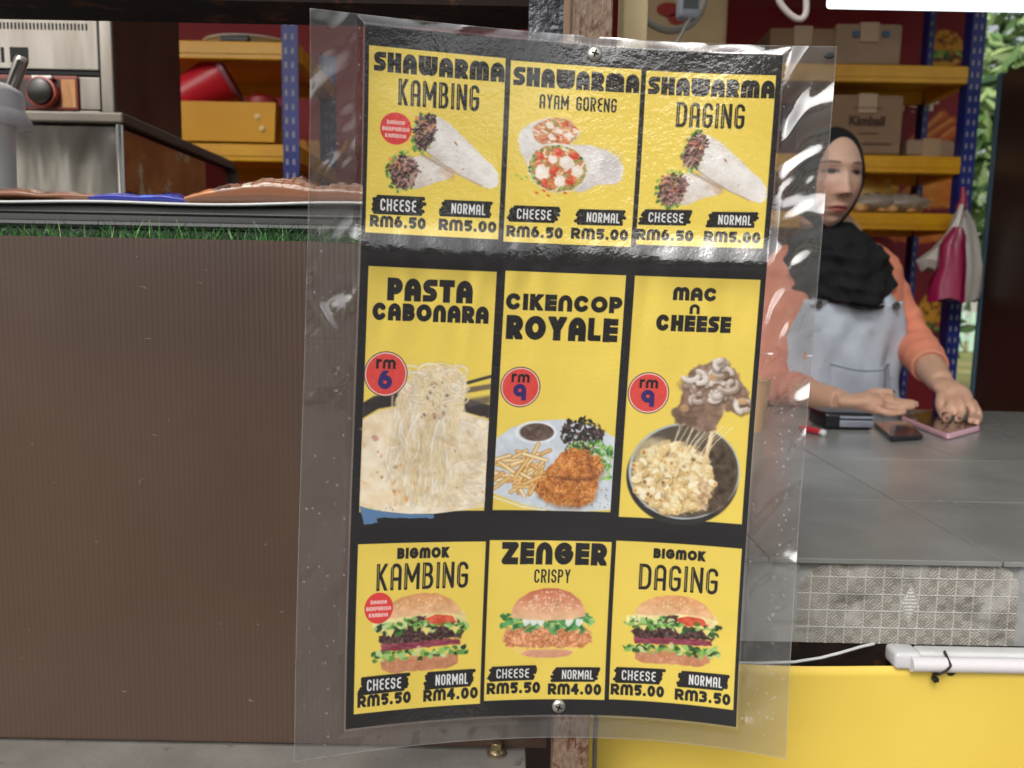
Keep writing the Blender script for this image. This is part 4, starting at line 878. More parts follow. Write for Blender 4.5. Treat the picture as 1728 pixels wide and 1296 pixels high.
# clear film: a little larger than the sheet on every side
nu, nv = 420, 620
U, V = np.meshgrid(np.linspace(-.1325, 1.129, nu), np.linspace(-.0135, 1.034, nv))
Q = F(U.ravel(), V.ravel()); D = depth(U, V)
bord = np.clip(np.maximum(np.maximum(-U, U-1)/.02, np.maximum(-V, V-1)/.012), 0, 1)
wav = bord*(.0034*(vn(U*5, V*9+U*3+.8*vn(U*9, V*6, 5), 21)-.5)+.0021*(vn(U*6, V*24+U*10+1.6*vn(U*14, V*10, 6), 22)-.5)+.0004*(vn(U*22, V*52+U*20, 23)-.5))*(1+.5*(V < .45))*np.where(U > .5, 1.4, .9)
cr = np.exp(-((V-.43-.05*(U+.07)/.06)/.012)**2)*np.exp(-((U+.075)/.03)**2)+np.exp(-((V-.50+.3*(U+.05))/.010)**2)*np.exp(-((U+.05)/.02)**2)
D = D-.0006+wav-.0012*cr*bord
P = at_n(Q[:, 0], Q[:, 1], D.ravel()).reshape(nv, nu, 3)
haze = .004+.05*bord
bordr = bord
haze = haze+.03*(U > .5)*bord+.02*np.clip((fbm(U*9, V*12, 30)-.5)*3, 0, 1)*bord
ed = np.minimum(np.minimum(U+.1325, 1.129-U)*SW, np.minimum(V+.0135, 1.034-V)*SH)
haze = haze+.30*np.clip(1-ed/1.6, 0, 1)
pe = np.maximum(np.maximum(-U, U-1)*SW, np.maximum(-V, V-1)*SH)
haze = haze+.20*np.exp(-((pe-2.2)/1.3)**2)+.10*np.exp(-((pe-9)/1.2)**2)*(U > 1)*(fbm(V*30, U*0, 4) > .45)
rn = np.random.RandomState(5)
for k in range(260):                                      # dust caught in the film, mostly on the right
    uu, vv = (rn.uniform(1.01, 1.12) if k % 3 else rn.uniform(-.12, -.01)), rn.uniform(0, 1.02)
    if k % 3 and rn.rand() < .5: uu = 1.085+rn.normal()*.012; vv = rn.uniform(.45, 1.0)
    r = rn.uniform(.6, 1.6); haze += rn.uniform(.3, .8)*np.exp(-(((U-uu)*SW)**2+((V-vv)*SH)**2)/r**2)
M_film = bpy.data.materials.new('clear_laminate'); M_film.use_nodes = True
def film():
    t = M_film.node_tree; N = t.nodes; K = t.links.new; N.remove(N['Principled BSDF']); out = N['Material Output']
    tc = N.new('ShaderNodeTexCoord'); n = N.new('ShaderNodeTexNoise'); n.inputs['Scale'].default_value = 190; n.inputs['Detail'].default_value = 2; K(tc.outputs['Object'], n.inputs['Vector'])
    bp = N.new('ShaderNodeBump'); bp.inputs['Strength'].default_value = .22; bp.inputs['Distance'].default_value = .0016
    n2 = N.new('ShaderNodeTexNoise'); n2.inputs['Scale'].default_value = 620; n2.inputs['Detail'].default_value = 1; K(tc.outputs['Object'], n2.inputs['Vector']); ad = N.new('ShaderNodeMath'); ad.operation = 'MULTIPLY_ADD'; ad.inputs[1].default_value = .35; K(n2.outputs['Fac'], ad.inputs[0]); K(n.outputs['Fac'], ad.inputs[2])
    mg = N.new('ShaderNodeAttribute'); mg.attribute_name = 'margin'; iv = N.new('ShaderNodeMath'); iv.operation = 'MULTIPLY_ADD'; iv.inputs[1].default_value = -.9; iv.inputs[2].default_value = 1.0; K(mg.outputs['Fac'], iv.inputs[0]); hm_ = N.new('ShaderNodeMath'); hm_.operation = 'MULTIPLY'; K(ad.outputs[0], hm_.inputs[0]); K(iv.outputs[0], hm_.inputs[1]); K(hm_.outputs[0], bp.inputs['Height'])
    gl = N.new('ShaderNodeBsdfGlossy'); gl.inputs['Roughness'].default_value = .10; K(bp.outputs[0], gl.inputs['Normal'])
    tr = N.new('ShaderNodeBsdfTransparent'); tr.inputs['Color'].default_value = (.97, .97, .965, 1)
    df = N.new('ShaderNodeBsdfDiffuse'); df.inputs['Color'].default_value = (.62, .60, .58, 1)
    at_ = N.new('ShaderNodeAttribute'); at_.attribute_name = 'haze'
    m1 = N.new('ShaderNodeMixShader'); K(at_.outputs['Fac'], m1.inputs[0]); K(tr.outputs[0], m1.inputs[1]); K(df.outputs[0], m1.inputs[2])
    lw = N.new('ShaderNodeLayerWeight'); lw.inputs['Blend'].default_value = .5; K(bp.outputs[0], lw.inputs['Normal'])
    pw = N.new('ShaderNodeMath'); pw.operation = 'POWER'; pw.inputs[1].default_value = 4; K(lw.outputs['Facing'], pw.inputs[0])
    mu = N.new('ShaderNodeMath'); mu.operation = 'MULTIPLY_ADD'; mu.inputs[1].default_value = .8; mu.inputs[2].default_value = .15; mu.use_clamp = True; K(pw.outputs[0], mu.inputs[0])
    rf = N.new('ShaderNodeMath'); rf.operation = 'MULTIPLY_ADD'; rf.inputs[1].default_value = .15; rf.use_clamp = True; K(mg.outputs['Fac'], rf.inputs[0]); K(mu.outputs[0], rf.inputs[2]); mu = rf
    m2 = N.new('ShaderNodeMixShader'); K(mu.outputs[0], m2.inputs[0]); K(m1.outputs[0], m2.inputs[1]); K(gl.outputs[0], m2.inputs[2]); K(m2.outputs[0], out.inputs['Surface'])
film()
np_grid('laminate_film', P, M_film, menu, fl={'haze': np.clip(haze, 0, .9), 'margin': bord})
c = at(1399, 94, float(depth(np.array(1.112), np.array(.006)))-.0022)
m = MB(); m.lathe([(0, .0005), (.0024, .0004), (.0038, 0)], c, 14, Matrix.Rotation(R(90), 3, 'X') @ Matrix.Diagonal((1.0, .55, 1))); m.build('corner_scuff', mat('dark_scuff', (30, 28, 26), .6), menu)
M_scr = mat('bright_zinc', (214, 210, 202), .3, .85, var=(186, 180, 170), scale=200)
for (x, y) in ((1004, 91), (943, 1192)):
    u, v = np.array(inv(x, y))/[SW, SH]; yd_ = float(depth(np.array(u), np.array(v)))-.0010
    c = at(x, y, yd_); Mr = Matrix.Rotation(R(90), 3, 'X')
    m = MB(); m.lathe([(.0053, -.0006), (.0053, .0006), (.0047, .0014), (.003, .0020), (0, .0022)], c, 30, Mr); s = m.build('screw', M_scr, menu, True)
    m = MB(); a = R(18)
    for b in (a, a+math.pi/2): m.box(c.x-.0027, c.x+.0027, c.y-.00235, c.y-.0015, c.z-.0006, c.z+.0006, rot=Matrix.Rotation(b, 3, 'Y'), piv=c)
    m.build('cross_recess', M_hole, s)
# ================================================================ INSIDE THE KIOSK
# printed menu mural on the back wall: one vinyl sheet, drawn in the same pixel-free wall units (mm)
mx0, mx1, mz0, mz1 = -1.80, at(1661, 20, BACK).x-.003, .60, 2.25
KM = .22                                                   # samples per mm
mc = Canvas((mx1-mx0)*1000, (mz1-mz0)*1000, KM, sr(140, 30, 34))
mc.a += (fbm(*np.meshgrid(np.arange(mc.W)/60, np.arange(mc.H)/60), 3)-.5)[..., None]*.10
YB = BACK-.004
def mp(x, y):
    p = at(x, y, YB); return ((p.x-mx0)*1000, (mz1-p.z)*1000)
def mpp(l): return [mp(*q) for q in l]
rnd = random.Random(21)
def mural_burger(px, py, w_, h_):
    cx, cy = mp(px, py); k = 1000*YB/FPX; a, b = w_*k/2, h_*k/2
    mc.ell(cx, cy+b*.55, a*.92, b*.4, sr(222, 160, 50)); mc.ell(cx, cy+b*.35, a, b*.32, sr(96, 50, 30), soft=3, wob=6, ws=14)
    for k_ in range(40): mc.ell(cx+rnd.uniform(-a, a), cy+b*rnd.uniform(.02, .40), 9, 6, rnd.choice([sr(120, 160, 60), sr(170, 190, 80), sr(200, 60, 50), sr(70, 110, 40)]), rnd.uniform(0, 3), 1, 3, 2)
    mc.poly([(cx-a, cy+b*.08), (cx-a*.92, cy-b*.4), (cx-a*.6, cy-b*.8), (cx, cy-b), (cx+a*.6, cy-b*.8), (cx+a*.92, cy-b*.4), (cx+a, cy+b*.08)], lambda x, y: sr(226, 158, 40)+(fbm(x/30, y/30, 3)[..., None]-.5)*.2, soft=4)
    for k_ in range(26): mc.ell(cx+rnd.uniform(-a*.7, a*.7), cy-b*rnd.uniform(.1, .8), 5, 3, sr(120, 66, 20), rnd.uniform(0, 3))
def mural_orange(pts, c1=(226, 126, 30), c2=(240, 160, 60)):
    mc.poly(mpp(pts), lambda x, y: sr(*c1)+(fbm(x/24, y/20, 8)[..., None]-.3)*(sr(*c2)-sr(*c1))*1.6, soft=4, wob=4)
mural_burger(1592, 82, 68, 60)
for a, b in (((1546, 236), (1592, 196)), ((1556, 240), (1608, 206)), ((1590, 236), (1612, 220))):
    mc.line([mp(*a), mp(*b)], 42, sr(150, 70, 30), 1, 4); mc.line([mp(*a), mp(*b)], 32, sr(216, 104, 40), 1, 6); mc.line([mp(a[0]+2, a[1]-6), mp(b[0]-2, b[1]-4)], 9, sr(244, 176, 90), .8, 6)
mural_orange([(1470, 292), (1500, 290), (1520, 318), (1500, 352), (1462, 350)], (220, 160, 40), (244, 196, 80))
mural_orange([(1560, 320), (1575, 300), (1612, 292), (1616, 350), (1560, 352), (1540, 346)]); mural_orange([(1505, 340), (1540, 306), (1566, 316), (1560, 352)], (210, 120, 40))
mural_orange([(1488, 386), (1530, 380), (1590, 384), (1600, 402), (1560, 412), (1510, 408)], (220, 110, 30))
mural_burger(1578, 540, 66, 100); mural_orange([(1500, 420), (1520, 470), (1540, 520), (1520, 524)], (180, 40, 34), (200, 60, 40))
mc.poly(mpp([(1640, 0), (1668, 0), (1660, 700), (1634, 700)]), sr(120, 26, 30))
# left part of the mural: cream lettering and food pictures
mural_orange([(440, 318), (470, 298), (500, 292), (530, 300), (530, 345), (430, 345)], (214, 140, 70), (232, 180, 110))
mural_orange([(500, 276), (520, 270), (530, 300), (505, 300)], (196, 170, 120), (220, 200, 150))
for k_ in range(24): mc.line(mpp([(520+rnd.uniform(-30, 60), 320), (530+rnd.uniform(-40, 60), 240)]), 12, sr(226, 160, 60), .8, 3)
MM = attr_mat('printed_vinyl', .5, .3)
gx, gz = np.meshgrid(np.linspace(mx0, mx1, mc.W), np.linspace(mz1, mz0, mc.H))
mu = empty('menu_mural', (0, BACK, 1.4), 'red printed menu mural with burgers and hot dogs covering the back wall', 'mural')
np_grid('printed_sheet', np.stack([gx, np.full_like(gx, YB)+.004*(fbm(gx*3, gz*1.2, 5)-.5), gz], -1), MM, mu, cols=mc.a)
M_crm = mat('cream_print', (228, 208, 170), .6)
p = at(1478, 184, YB-.008); words('lettering', 'Burger', M_crm, p, .062, mu, bold=.003, sx=1.1)
p = at(352, 158, YB-.006); words('lettering', 'Burger', M_crm, p, .10, mu, bold=.004, sx=.9)

# ---- slotted-angle racks
def rack(name, label, x0, x1, y0, y1, tops, posts_x, ztop, hb=.048):
    r = empty(name, ((x0+x1)/2, (y0+y1)/2, .05), label, 'rack', 'blue and yellow boltless racks')
    for z in tops:
        m = MB()
        for yy in (y0, y1-.03):
            m.box(x0+.002, x1-.002, yy, yy+.03, z-hb, z-.003, .003); m.box(x0+.002, x1-.002, yy-.0022, yy, z-hb*.72, z-hb*.30, .001)
        for xx in (x0, x1-.03): m.box(xx+.001, xx+.029, y0+.031, y1-.031, z-hb, z-.003, .003)
        m.box(x0+.03, x1-.03, y0+.031, y1-.031, z-.012, z-.0032); m.build('shelf', M_ybeam, r)
    for xx in posts_x:
        for yy, s in ((y0, 1), (y1, -1)):
            m = MB(); ya = yy-s*.0035
            m.box(xx, xx+.036, min(ya, ya+s*.002), max(ya, ya+s*.002), .05, ztop); m.box(xx, xx+.002, min(yy, yy+s*.036), max(yy, yy+s*.036), .05, ztop)
            pst = m.build('upright', M_bpost, r); h = MB(); z = 1.0
            while z < ztop-.02:
                yy2 = ya-.0006 if s > 0 else ya+s*.002-.0026
                for dx in (.009, .024): h.prism([(xx+dx-.003, yy2, z), (xx+dx+.003, yy2, z), (xx+dx+.002, yy2, z+.013), (xx+dx-.002, yy2, z+.013)], (0, .0005, 0))
                z += .030
            h.build('slots', mat_slot, pst)
    return r
mat_slot = mat('slot_shine', (150, 146, 150), .5)
RY = 2.18; rx1 = at(1627, 200, RY).x
tops = [at(1500, y, RY).z for y in (107, 260, 357)]
rack('storage_rack', 'tall blue and yellow rack with cartons on it behind the woman', at(1085, 100, RY).x, rx1+.03, RY, 2.44, tops+[1.05, .4], (at(1085, 100, RY).x, rx1), 2.28)
# rear upright in the middle seen between the goods
LY = 1.86; lx1 = at(477, 150, LY).x
ltops = [at(400, y, LY).z for y in (67, 240)]
rack('storage_rack', 'blue and yellow rack with a yellow box on its shelf left of the menu', at(120, 100, LY).x, lx1+.036, LY, 2.24, ltops+[1.2], (at(120, 100, LY).x, lx1), 2.0, .042)
g = bpy.data.objects
def carton(label, px0, px1, pyt, Y, zb, dep, m1, name='carton', tx=None, lean=0, flaps=False):
    a = at(px0, pyt, Y); b = at(px1, pyt, Y); zt2 = a.z
    c = empty(name, ((a.x+b.x)/2, Y, zb), label, 'carton', 'cardboard cartons on the right rack')
    m = MB(); m.box(a.x, b.x, Y, Y+dep, zb+.0008, zt2, .005, 2)
    rn = random.Random(int(px0))
    for v in m.bm.verts: v.co += Vector((rn.uniform(-.002, .002), rn.uniform(-.003, .003), 0 if v.co.z < zb+.01 else rn.uniform(-.003, .003)))
    m.build('carton_body', m1, c)
    m = MB(); m.box((a.x+b.x)/2-.024, (a.x+b.x)/2+.024, Y-.0042, Y+.02, zt2-.045, zt2+.0046, .001); m.box((a.x+b.x)/2-.024, (a.x+b.x)/2+.024, Y+.021, Y+dep-.01, zt2+.0030, zt2+.0046); m.build('packing_tape', mat_tape, c)
    if flaps:
        m = MB(); m.box(a.x+.01, b.x-.01, Y-.005, Y-.001, zt2-.10, zt2+.03, 0, rot=Matrix.Rotation(R(-14), 3, 'X'), piv=(a.x, Y, zt2)); m.build('flap', m1, c)
    for t in tx or []: words('lettering', t[0], M_cardink, at(t[1], t[2], Y-.0046), t[3], c, bold=.001)
    return c
mat_tape = mat('brown_tape', (176, 146, 112), .3)
carton('wide brown carton on the top shelf of the rack, nearest the menu sheet', 1302, 1410, 46, RY+.02, tops[0], .24, M_card)
cb = carton('pale taped carton on the top shelf of the rack beside the blue upright', 1412, 1524, 40, RY+.015, tops[0], .25, M_card2)
M_bl = mat('blue_print', (70, 100, 130), .7)
for x in (1440, 1490):
    m = MB(); a = at(x, 52, RY+.0105); m.box(a.x, a.x+.018, a.y-.0012, a.y, a.z-.014, a.z); m.build('blue_mark', M_bl, cb)
M_faint = mat('faded_print', (112, 86, 66), .8)
cb = carton('large brown carton with dark printed wording behind the woman on the middle shelf', 1404, 1526, 160, RY+.01, tops[1], .26, M_card, tx=[('Kimball', 1432, 210, .032)])
for (xa, xb, y, hh) in ((1442, 1490, 182, .0022), (1450, 1484, 225, .0022), (1454, 1504, 243, .0045)):
    m = MB(); a = at(xa, y, RY+.0054); b = at(xb, y, RY+.0054); m.box(a.x, b.x, a.y-.0006, a.y, a.z, a.z+hh); m.build('printed_line', M_faint, cb)
cb2 = carton('low pale carton at the right end of the middle shelf below the hot dog picture', 1532, 1612, 236, RY+.03, tops[1], .16, M_card2)
c = carton('tall cream carton with red print standing left on the rack above the menu edge', 1092, 1230, -30, RY-.10, at(1150, 84, RY-.10).z, .34, mat('cream_carton', (190, 164, 124), .8, var=(176, 150, 110), scale=9))
m = MB()
for (x, y, r_) in ((1128, 16, .024), (1142, 32, .018)): m.lathe([(0, .0006), (r_, .0006), (r_, 0)], at(x, y, RY-.1045), 20, Matrix.Rotation(R(90), 3, 'X') @ Matrix.Diagonal((1.2, .7, 1)))
m.build('red_emblem', M_redprint, c)
# wrapped buns and a snack pack on the lower shelf
M_pp = mat('clear_bag', (206, 196, 180), .12, spec=.6, alpha=1, trans=.55); M_bun = mat('bun_crust', (196, 140, 84), .6, var=(222, 180, 124), scale=20)
for i, (x, w_) in enumerate(((1478, 44), (1528, 50))):
    c0 = at(x, 352, RY+.05); e = empty('bun_bag', (c0.x, c0.y, tops[2]), ('clear bag of small buns lying on the lowest visible shelf, nearer the woman', 'clear bag of small buns lying on the lowest visible shelf, nearer the blue upright')[i], 'bread bag', 'bags of buns on the rack')
    for k in range(4):
        r = .020; m = MB(); m.lathe([(0, 0), (r*.8, .002), (r, .012), (r*.9, .024), (r*.5, .032), (0, .034)], (c0.x+(k-1.5)*.027, c0.y+(k % 2)*.03, tops[2]+.003), 16); m.build('bun', M_bun, e, True)
    def bagf(u, v, cx=c0.x, cy=c0.y):
        a = 2*math.pi*u; s = math.sin(math.pi*min(max(v, .02), .98))**.45; return Vector((cx-.068+.136*v+.004*math.sin(a*5), cy+.015+.045*s*math.cos(a), tops[2]+.0035+.026*(1+s*math.sin(a))+.003*math.sin(v*30+a*3)*s))
    m = MB(); m.grid(bagf, 28, 20); m.build('plastic_bag', M_pp, e, True)
c0 = at(1470, 354, RY+.10); e = MB()
def snack(u, v): return Vector((c0.x-.055+.11*u, c0.y+.02+.026*math.sin(2*math.pi*v)*math.sin(math.pi*min(max(u, .05), .95))**.5, tops[2]+.002+.11*(.5-.5*math.cos(math.pi*v*2))*(.92+.08*math.sin(u*7))))
e.grid(snack, 20, 24); tag(e.build('snack_bag', mat('golden_wrapper', (222, 170, 60), .35, var=(236, 200, 110), scale=26), None, True), 'golden yellow wrapper standing behind the bun bags on the rack', 'snack bag')

# ---- goods on the left rack
Y0 = LY-.01; a = at(297, 170, Y0); b = at(466, 238, Y0)
e = empty('yellow_box', ((a.x+b.x)/2, Y0, ltops[1]), 'open yellow plastic box on the lower shelf of the left rack', 'box')
def openbox(m, x0, x1, y0, y1, z0, z1, tp, t=.004):
    def ring(k, z, ins): return [m.bm.verts.new((x0+k*1+ins, y0+k+ins, z)), m.bm.verts.new((x1-k-ins, y0+k+ins, z)), m.bm.verts.new((x1-k-ins, y1-k-ins, z)), m.bm.verts.new((x0+k+ins, y1-k-ins, z))]
    rs = [ring(tp, z0, 0), ring(0, z1, 0), ring(0, z1, t), ring(tp, z0+t, t)]
    for r1, r2 in zip(rs[:-1], rs[1:]):
        for k in range(4): m.bm.faces.new((r1[k], r1[(k+1) % 4], r2[(k+1) % 4], r2[k]))
    m.bm.faces.new(rs[0]); m.bm.faces.new(rs[3])
m = MB(); openbox(m, a.x, b.x, Y0, Y0+.20, ltops[1]+.001, a.z, .006); m.build('box_shell', mat('yellow_plastic', (224, 162, 26), .4, var=(214, 150, 20), scale=8), e)
m = MB()
for (x, y) in ((434, 197), (442, 217)): m.lathe([(0, .002), (.006, .0012), (.0065, 0)], at(x, y, Y0+.002), 16, Matrix.Rotation(R(90), 3, 'X'))
m.build('rivets', mat('pale_rivet', (220, 190, 120), .4), e)
# red bucket tipped over inside the box
c0 = at(345, 150, Y0+.09); dr = Vector((.86, .12, .50)).normalized(); qm = dr.to_track_quat('Z', 'Y').to_matrix()
base = c0-dr*.085; rr = .058
e = empty('red_bucket', base, 'red plastic bucket tipped on its side in the yellow box', 'bucket')
m = MB(); m.lathe([(0, .002), (rr*.72, .002), (rr*.74, 0), (rr*.98, .135), (rr*1.06, .137), (rr*1.07, .147), (rr*1.0, .148), (rr*.96, .140), (rr*.70, .006), (0, .008)], base, 40, qm); m.build('bucket_shell', mat('red_plastic', (204, 36, 48), .3), e, True)
m = MB(); m.lathe([(rr*1.08, .140), (rr*1.12, .143), (rr*1.12, .150), (rr*1.0, .151), (rr*1.0, .149)], base, 40, qm); m.build('bucket_rim', mat('grey_red_rim', (150, 90, 100), .35), e, True)
c0 = at(443, 170, Y0+.09); m = MB(); m.lathe([(.030, -.03), (.036, -.01), (.034, .012), (.02, .022), (0, .024)], (c0.x, c0.y, c0.z-.01), 24); tag(m.build('red_bowl', mat('dark_red_plastic', (150, 30, 34), .35), None, True), 'dark red upturned bowl showing over the rim of the yellow box', 'bowl')
a = at(318, 66, LY+.03); b = at(470, 45, LY+.03)
e = empty('serving_tray', ((a.x+b.x)/2, a.y+.1, ltops[0]), 'pale oval tray on the top shelf of the left rack', 'tray')
m = MB(); m.lathe([(0, .004), (.075, .004), (.098, .026), (.104, .027), (.105, .030), (.099, .031), (.074, .008), (0, .008)], ((a.x+b.x)/2, a.y+.11, ltops[0]), 40, Matrix.Diagonal((1.02, .8, 1))); m.build('tray_dish', mat('pale_grey_plastic', (196, 192, 182), .4), e, True)
m = MB(); m.box((a.x+b.x)/2-.03, (a.x+b.x)/2+.035, a.y-.002, a.y+.02, ltops[0]+.003, ltops[0]+.018, .004); m.build('clip', M_black, e)
# ---- stainless roaster and its steel stand, left
OY = 1.15; xr = at(191, 120, OY).x; z1 = at(100, -70, OY).z; z0 = at(100, 199, OY).z; xl = -1.35; od = .23
ov = empty('steel_roaster', ((xl+xr)/2, OY+od/2, z0), 'stainless steel roaster with a dial and vent slots, left of the rack', 'roaster')
m = MB(); m.box(xl, xr, OY+.006, OY+od, z0, z1, .002); m.build('roaster_body', mat('highlight_brown_steel', (122, 98, 74), .42, .35, var=(86, 60, 44), scale=5, stretch=(1, 1, .5), spots=((176, 166, 150), 16, .64)), ov)  # pale spots put smeared highlights into the brown steel's colour
za, zb2 = at(80, 40, OY).z, at(80, 118, OY).z
m = MB(); xf = at(166, 80, OY).x
m.box(xl, xf, OY, OY+.0055, zb2, z1-.002, .002); m.box(xf+.001, xr+.0005, OY-.001, OY+.0055, z0+.001, z1-.001, .002); m.box(xl, xf, OY, OY+.0055, at(80, 184, OY).z, at(80, 129, OY).z, .001); m.box(xl, xf, OY-.002, OY+.0055, z0+.001, at(80, 186, OY).z, .002)
m.build('front_plates', M_steel2, ov)
m = MB()
for k in range(26):
    x = at(2+k*6.3-14, 45, OY).x; m.box(x-.0011, x+.0011, OY-.0006, OY+.002, at(80, 50, OY).z, at(80, 39, OY).z)
a = at(18, 105, OY); b = at(47, 80, OY); m.box(a.x, b.x, OY-.0008, OY+.002, a.z, b.z); m.box(at(-10, 120, OY).x, xf, OY+.0002, OY+.004, zb2-.006, zb2-.0015)
a = at(-6, 105, OY); m.box(a.x, a.x+.004, OY-.0008, OY+.002, a.z, a.z+.02); m.box(a.x+.007, a.x+.011, OY-.0008, OY+.002, a.z, a.z+.02)
m.build('vent_slots', M_hole, ov)
a = at(-20, 184, OY); b = at(133, 129, OY)
m = MB(); m.box(a.x, b.x, OY-.004, OY-.0003, a.z, b.z, .002); fr = m.build('control_plate', mat('dark_red_enamel', (120, 44, 30), .4), ov)
m = MB(); m.box(at(0, 150, OY).x, at(104, 150, OY).x, OY-.0048, OY-.0042, at(0, 180, OY).z, at(0, 134, OY).z); m.build('plate_face', mat('dark_plate', (40, 26, 22), .4), fr)
m = MB(); m.box(at(107, 150, OY).x, at(130, 150, OY).x, OY-.0048, OY-.0042, at(0, 180, OY).z, at(0, 133, OY).z); m.build('scale_label', mat('tan_label', (186, 134, 72), .5, var=(150, 96, 50), scale=180, stretch=(1, 1, .15)), fr)
c0 = at(75, 157, OY-.005); Mr = Matrix.Rotation(R(90), 3, 'X')
m = MB(); m.lathe([(.0205, 0), (.0205, .009), (.0175, .0095), (.0175, .006)], c0, 36, Mr); m.build('dial_ring', mat('red_ring', (150, 60, 44), .35), ov, True)
m = MB(); m.lathe([(.0172, .004), (.0168, .014), (.013, .016), (0, .0155)], c0, 32, Mr); m.build('dial', mat('dial_black', (34, 30, 26), .3), ov, True)
m = MB(); m.box(c0.x-.014, c0.x+.016, c0.y-.008, c0.y-.001, c0.z+.016, c0.z+.022, .002); m.build('dial_clip', M_steel, ov)
# stand
SY = 1.10; sx1 = at(206, 250, SY).x; sz1 = z0-.001; sz0 = sz1-.9
st = empty('steel_stand', ((xl+sx1)/2, SY+.2, .05), 'stainless steel work stand with a rounded rail carrying the roaster', 'stand')
m = MB(); m.box(xl, sx1-.006, SY+.004, SY+.46, .05, sz1-.016, .002); sb = m.build('stand_body', M_steel, st)
m = MB(); m.box(xl, sx1+.004, SY-.004, SY+.40, sz1-.0145, sz1, .003, 3)
ex = sx1+.004
pts = [(0, 0), (.02, -.002), (.035, -.008), (.045, -.02), (.048, -.036), (.048, -.09)]
for (a1, b1), (a2, b2) in zip(pts[:-1], pts[1:]):
    m.prism([(xl, SY+.40+a1, sz1-.001+b1), (ex, SY+.40+a1, sz1-.001+b1), (ex, SY+.40+a2, sz1-.001+b2), (xl, SY+.40+a2, sz1-.001+b2)], (0, -.012 if abs(b2-b1) > abs(a2-a1) else 0, -.012 if abs(b2-b1) <= abs(a2-a1) else 0))
m.build('stand_top', mat('dull_steel', (126, 118, 108), .5, .45, var=(104, 96, 86), scale=7, rvar=.08), st)
m = MB(); m.tube([(sx1-.003, SY+.002, .05), (sx1-.003, SY+.002, sz1-.016)], .0052, 14); m.build('corner_post', mat('polished_post', (226, 224, 220), .2, 1), st, True)
m = MB(); m.box(sx1-.0058, sx1-.003, SY+.010, SY+.30, sz1-.10, sz1-.020); m.build('reflection_side', mat('painted_mural_reflection', (190, 130, 76), .35, var=(140, 86, 50), scale=14, spots=((206, 186, 150), 18, .56)), st)  # orange-brown reflection of the mural, painted as colour on the steel side
# white tub with lid, and a ladle handle beside it
bx = at(-22, 250, .93); zb3 = zc1+.003
tb = empty('white_tub', (bx.x, .93, zb3), 'white plastic tub with a lid standing on the left counter', 'tub')
zl = at(0, 206, .93).z; zt3 = at(0, 142, .93).z; rt = at(20, 230, .93).x-bx.x; rl = at(44, 204, .93).x-bx.x
m = MB(); m.lathe([(0, 0), (rt*.9, 0), (rt*.93, .004), (rt, zl-zb3)], (bx.x, .93, zb3), 48); m.build('tub_body', mat('white_pe', (214, 214, 214), .4), tb, True)
m = MB(); h = zt3-zl; m.lathe([(rt*.98, -.003), (rl, -.002), (rl*1.0, .003), (rl*.90, h*.28), (rl*.86, h*.34), (rl*.86, h*.75), (rl*.80, h*.86), (rl*.6, h), (0, h)], (bx.x, .93, zl), 48); m.build('tub_lid', mat('grey_white_lid', (200, 200, 204), .4), tb, True)
m = MB(); m.box(bx.x-rt*1.02, bx.x+rt*.97, .925, .935, zb3, zb3+.006); m.build('blue_band', mat('blue_band', (30, 40, 130), .4), tb)
a = at(19, 152, 1.02); b = at(36, 102, 1.02); c = at(4, 240, 1.02); m = MB(); m.tube([c, a+(a-b)*.2, a, b], [.004, .006, .0075, .008], 14); m.lathe([(.008, -.0), (.0065, .004), (0, .005)], b, 14, (b-a).normalized().to_track_quat('Z', 'Y').to_matrix()); tag(m.build('ladle_handle', M_steel, None, True), 'round steel handle leaning up behind the white tub', 'handle')
# sachets lying along the counter edge
def sachet(label, px0, px1, pyt, Y, dep, paint, seed, shape):
    a = at(px0, 338, Y); b = at(px1, 338, Y); Lx = b.x-a.x; zz0 = zc1+.0042; hgt_ = (at(px0, pyt, Y).z-zz0)*1.3
    cv_ = Canvas(Lx*1000, 2*dep*1000, 1.6, sr(128, 84, 60)); paint(cv_, Lx*1000, dep*1000)
    uu, vv = np.meshgrid(np.linspace(0, 1, cv_.W), np.linspace(0, 1, cv_.H)); an = vv*2*math.pi
    s = shape(uu); n_ = (fbm(uu*14, vv*5, seed)-.5)
    X = a.x+Lx*uu+.002*(fbm(vv*6, uu*0, seed+2)-.5); Yc = Y+dep*.5-(dep*.5)*np.cos(an)*(.9+.1*s)*np.abs(np.cos(an))**-.25; Z = zz0+hgt_*.5*(1-np.sin(an+math.pi)*0)*s
    Z = zz0+hgt_*s*(.5+.5*np.sign(np.sin(an))*np.abs(np.sin(an))**.7)*(1+.75*n_*np.clip(np.sin(an), 0, 1))+.0016*(fbm(uu*60, vv*20, seed+7)-.5)*np.clip(np.sin(an), 0, 1)
    Yc = Y+dep*.5-dep*.5*np.sign(np.cos(an))*np.abs(np.cos(an))**.6
    o = np_grid('sachet', np.stack([X, Yc, Z], -1), attr_mat('glossy_sachet', .22, .5, .15, 70), None, cols=cv_.a); tag(o, label, 'sachet'); return o
def p_left(c, w_, d):
    c.poly([(w_*.60, 0), (w_, 0), (w_, 2*d), (w_*.57, 2*d)], sr(24, 40, 150)); c.poly([(w_*.80, 0), (w_*.86, 0), (w_*.9, d), (w_*.84, d)], sr(50, 90, 200))
    for k in range(6): c.line([(2+k*3, d*.1), (4+k*3, d*.34)], 1.2, sr(220, 200, 180))
    for k in range(10): c.line([(w_*.1+k*9, d*.3), (w_*.1+k*9+6, d*.3)], 1.2, sr(200, 160, 130), .7)
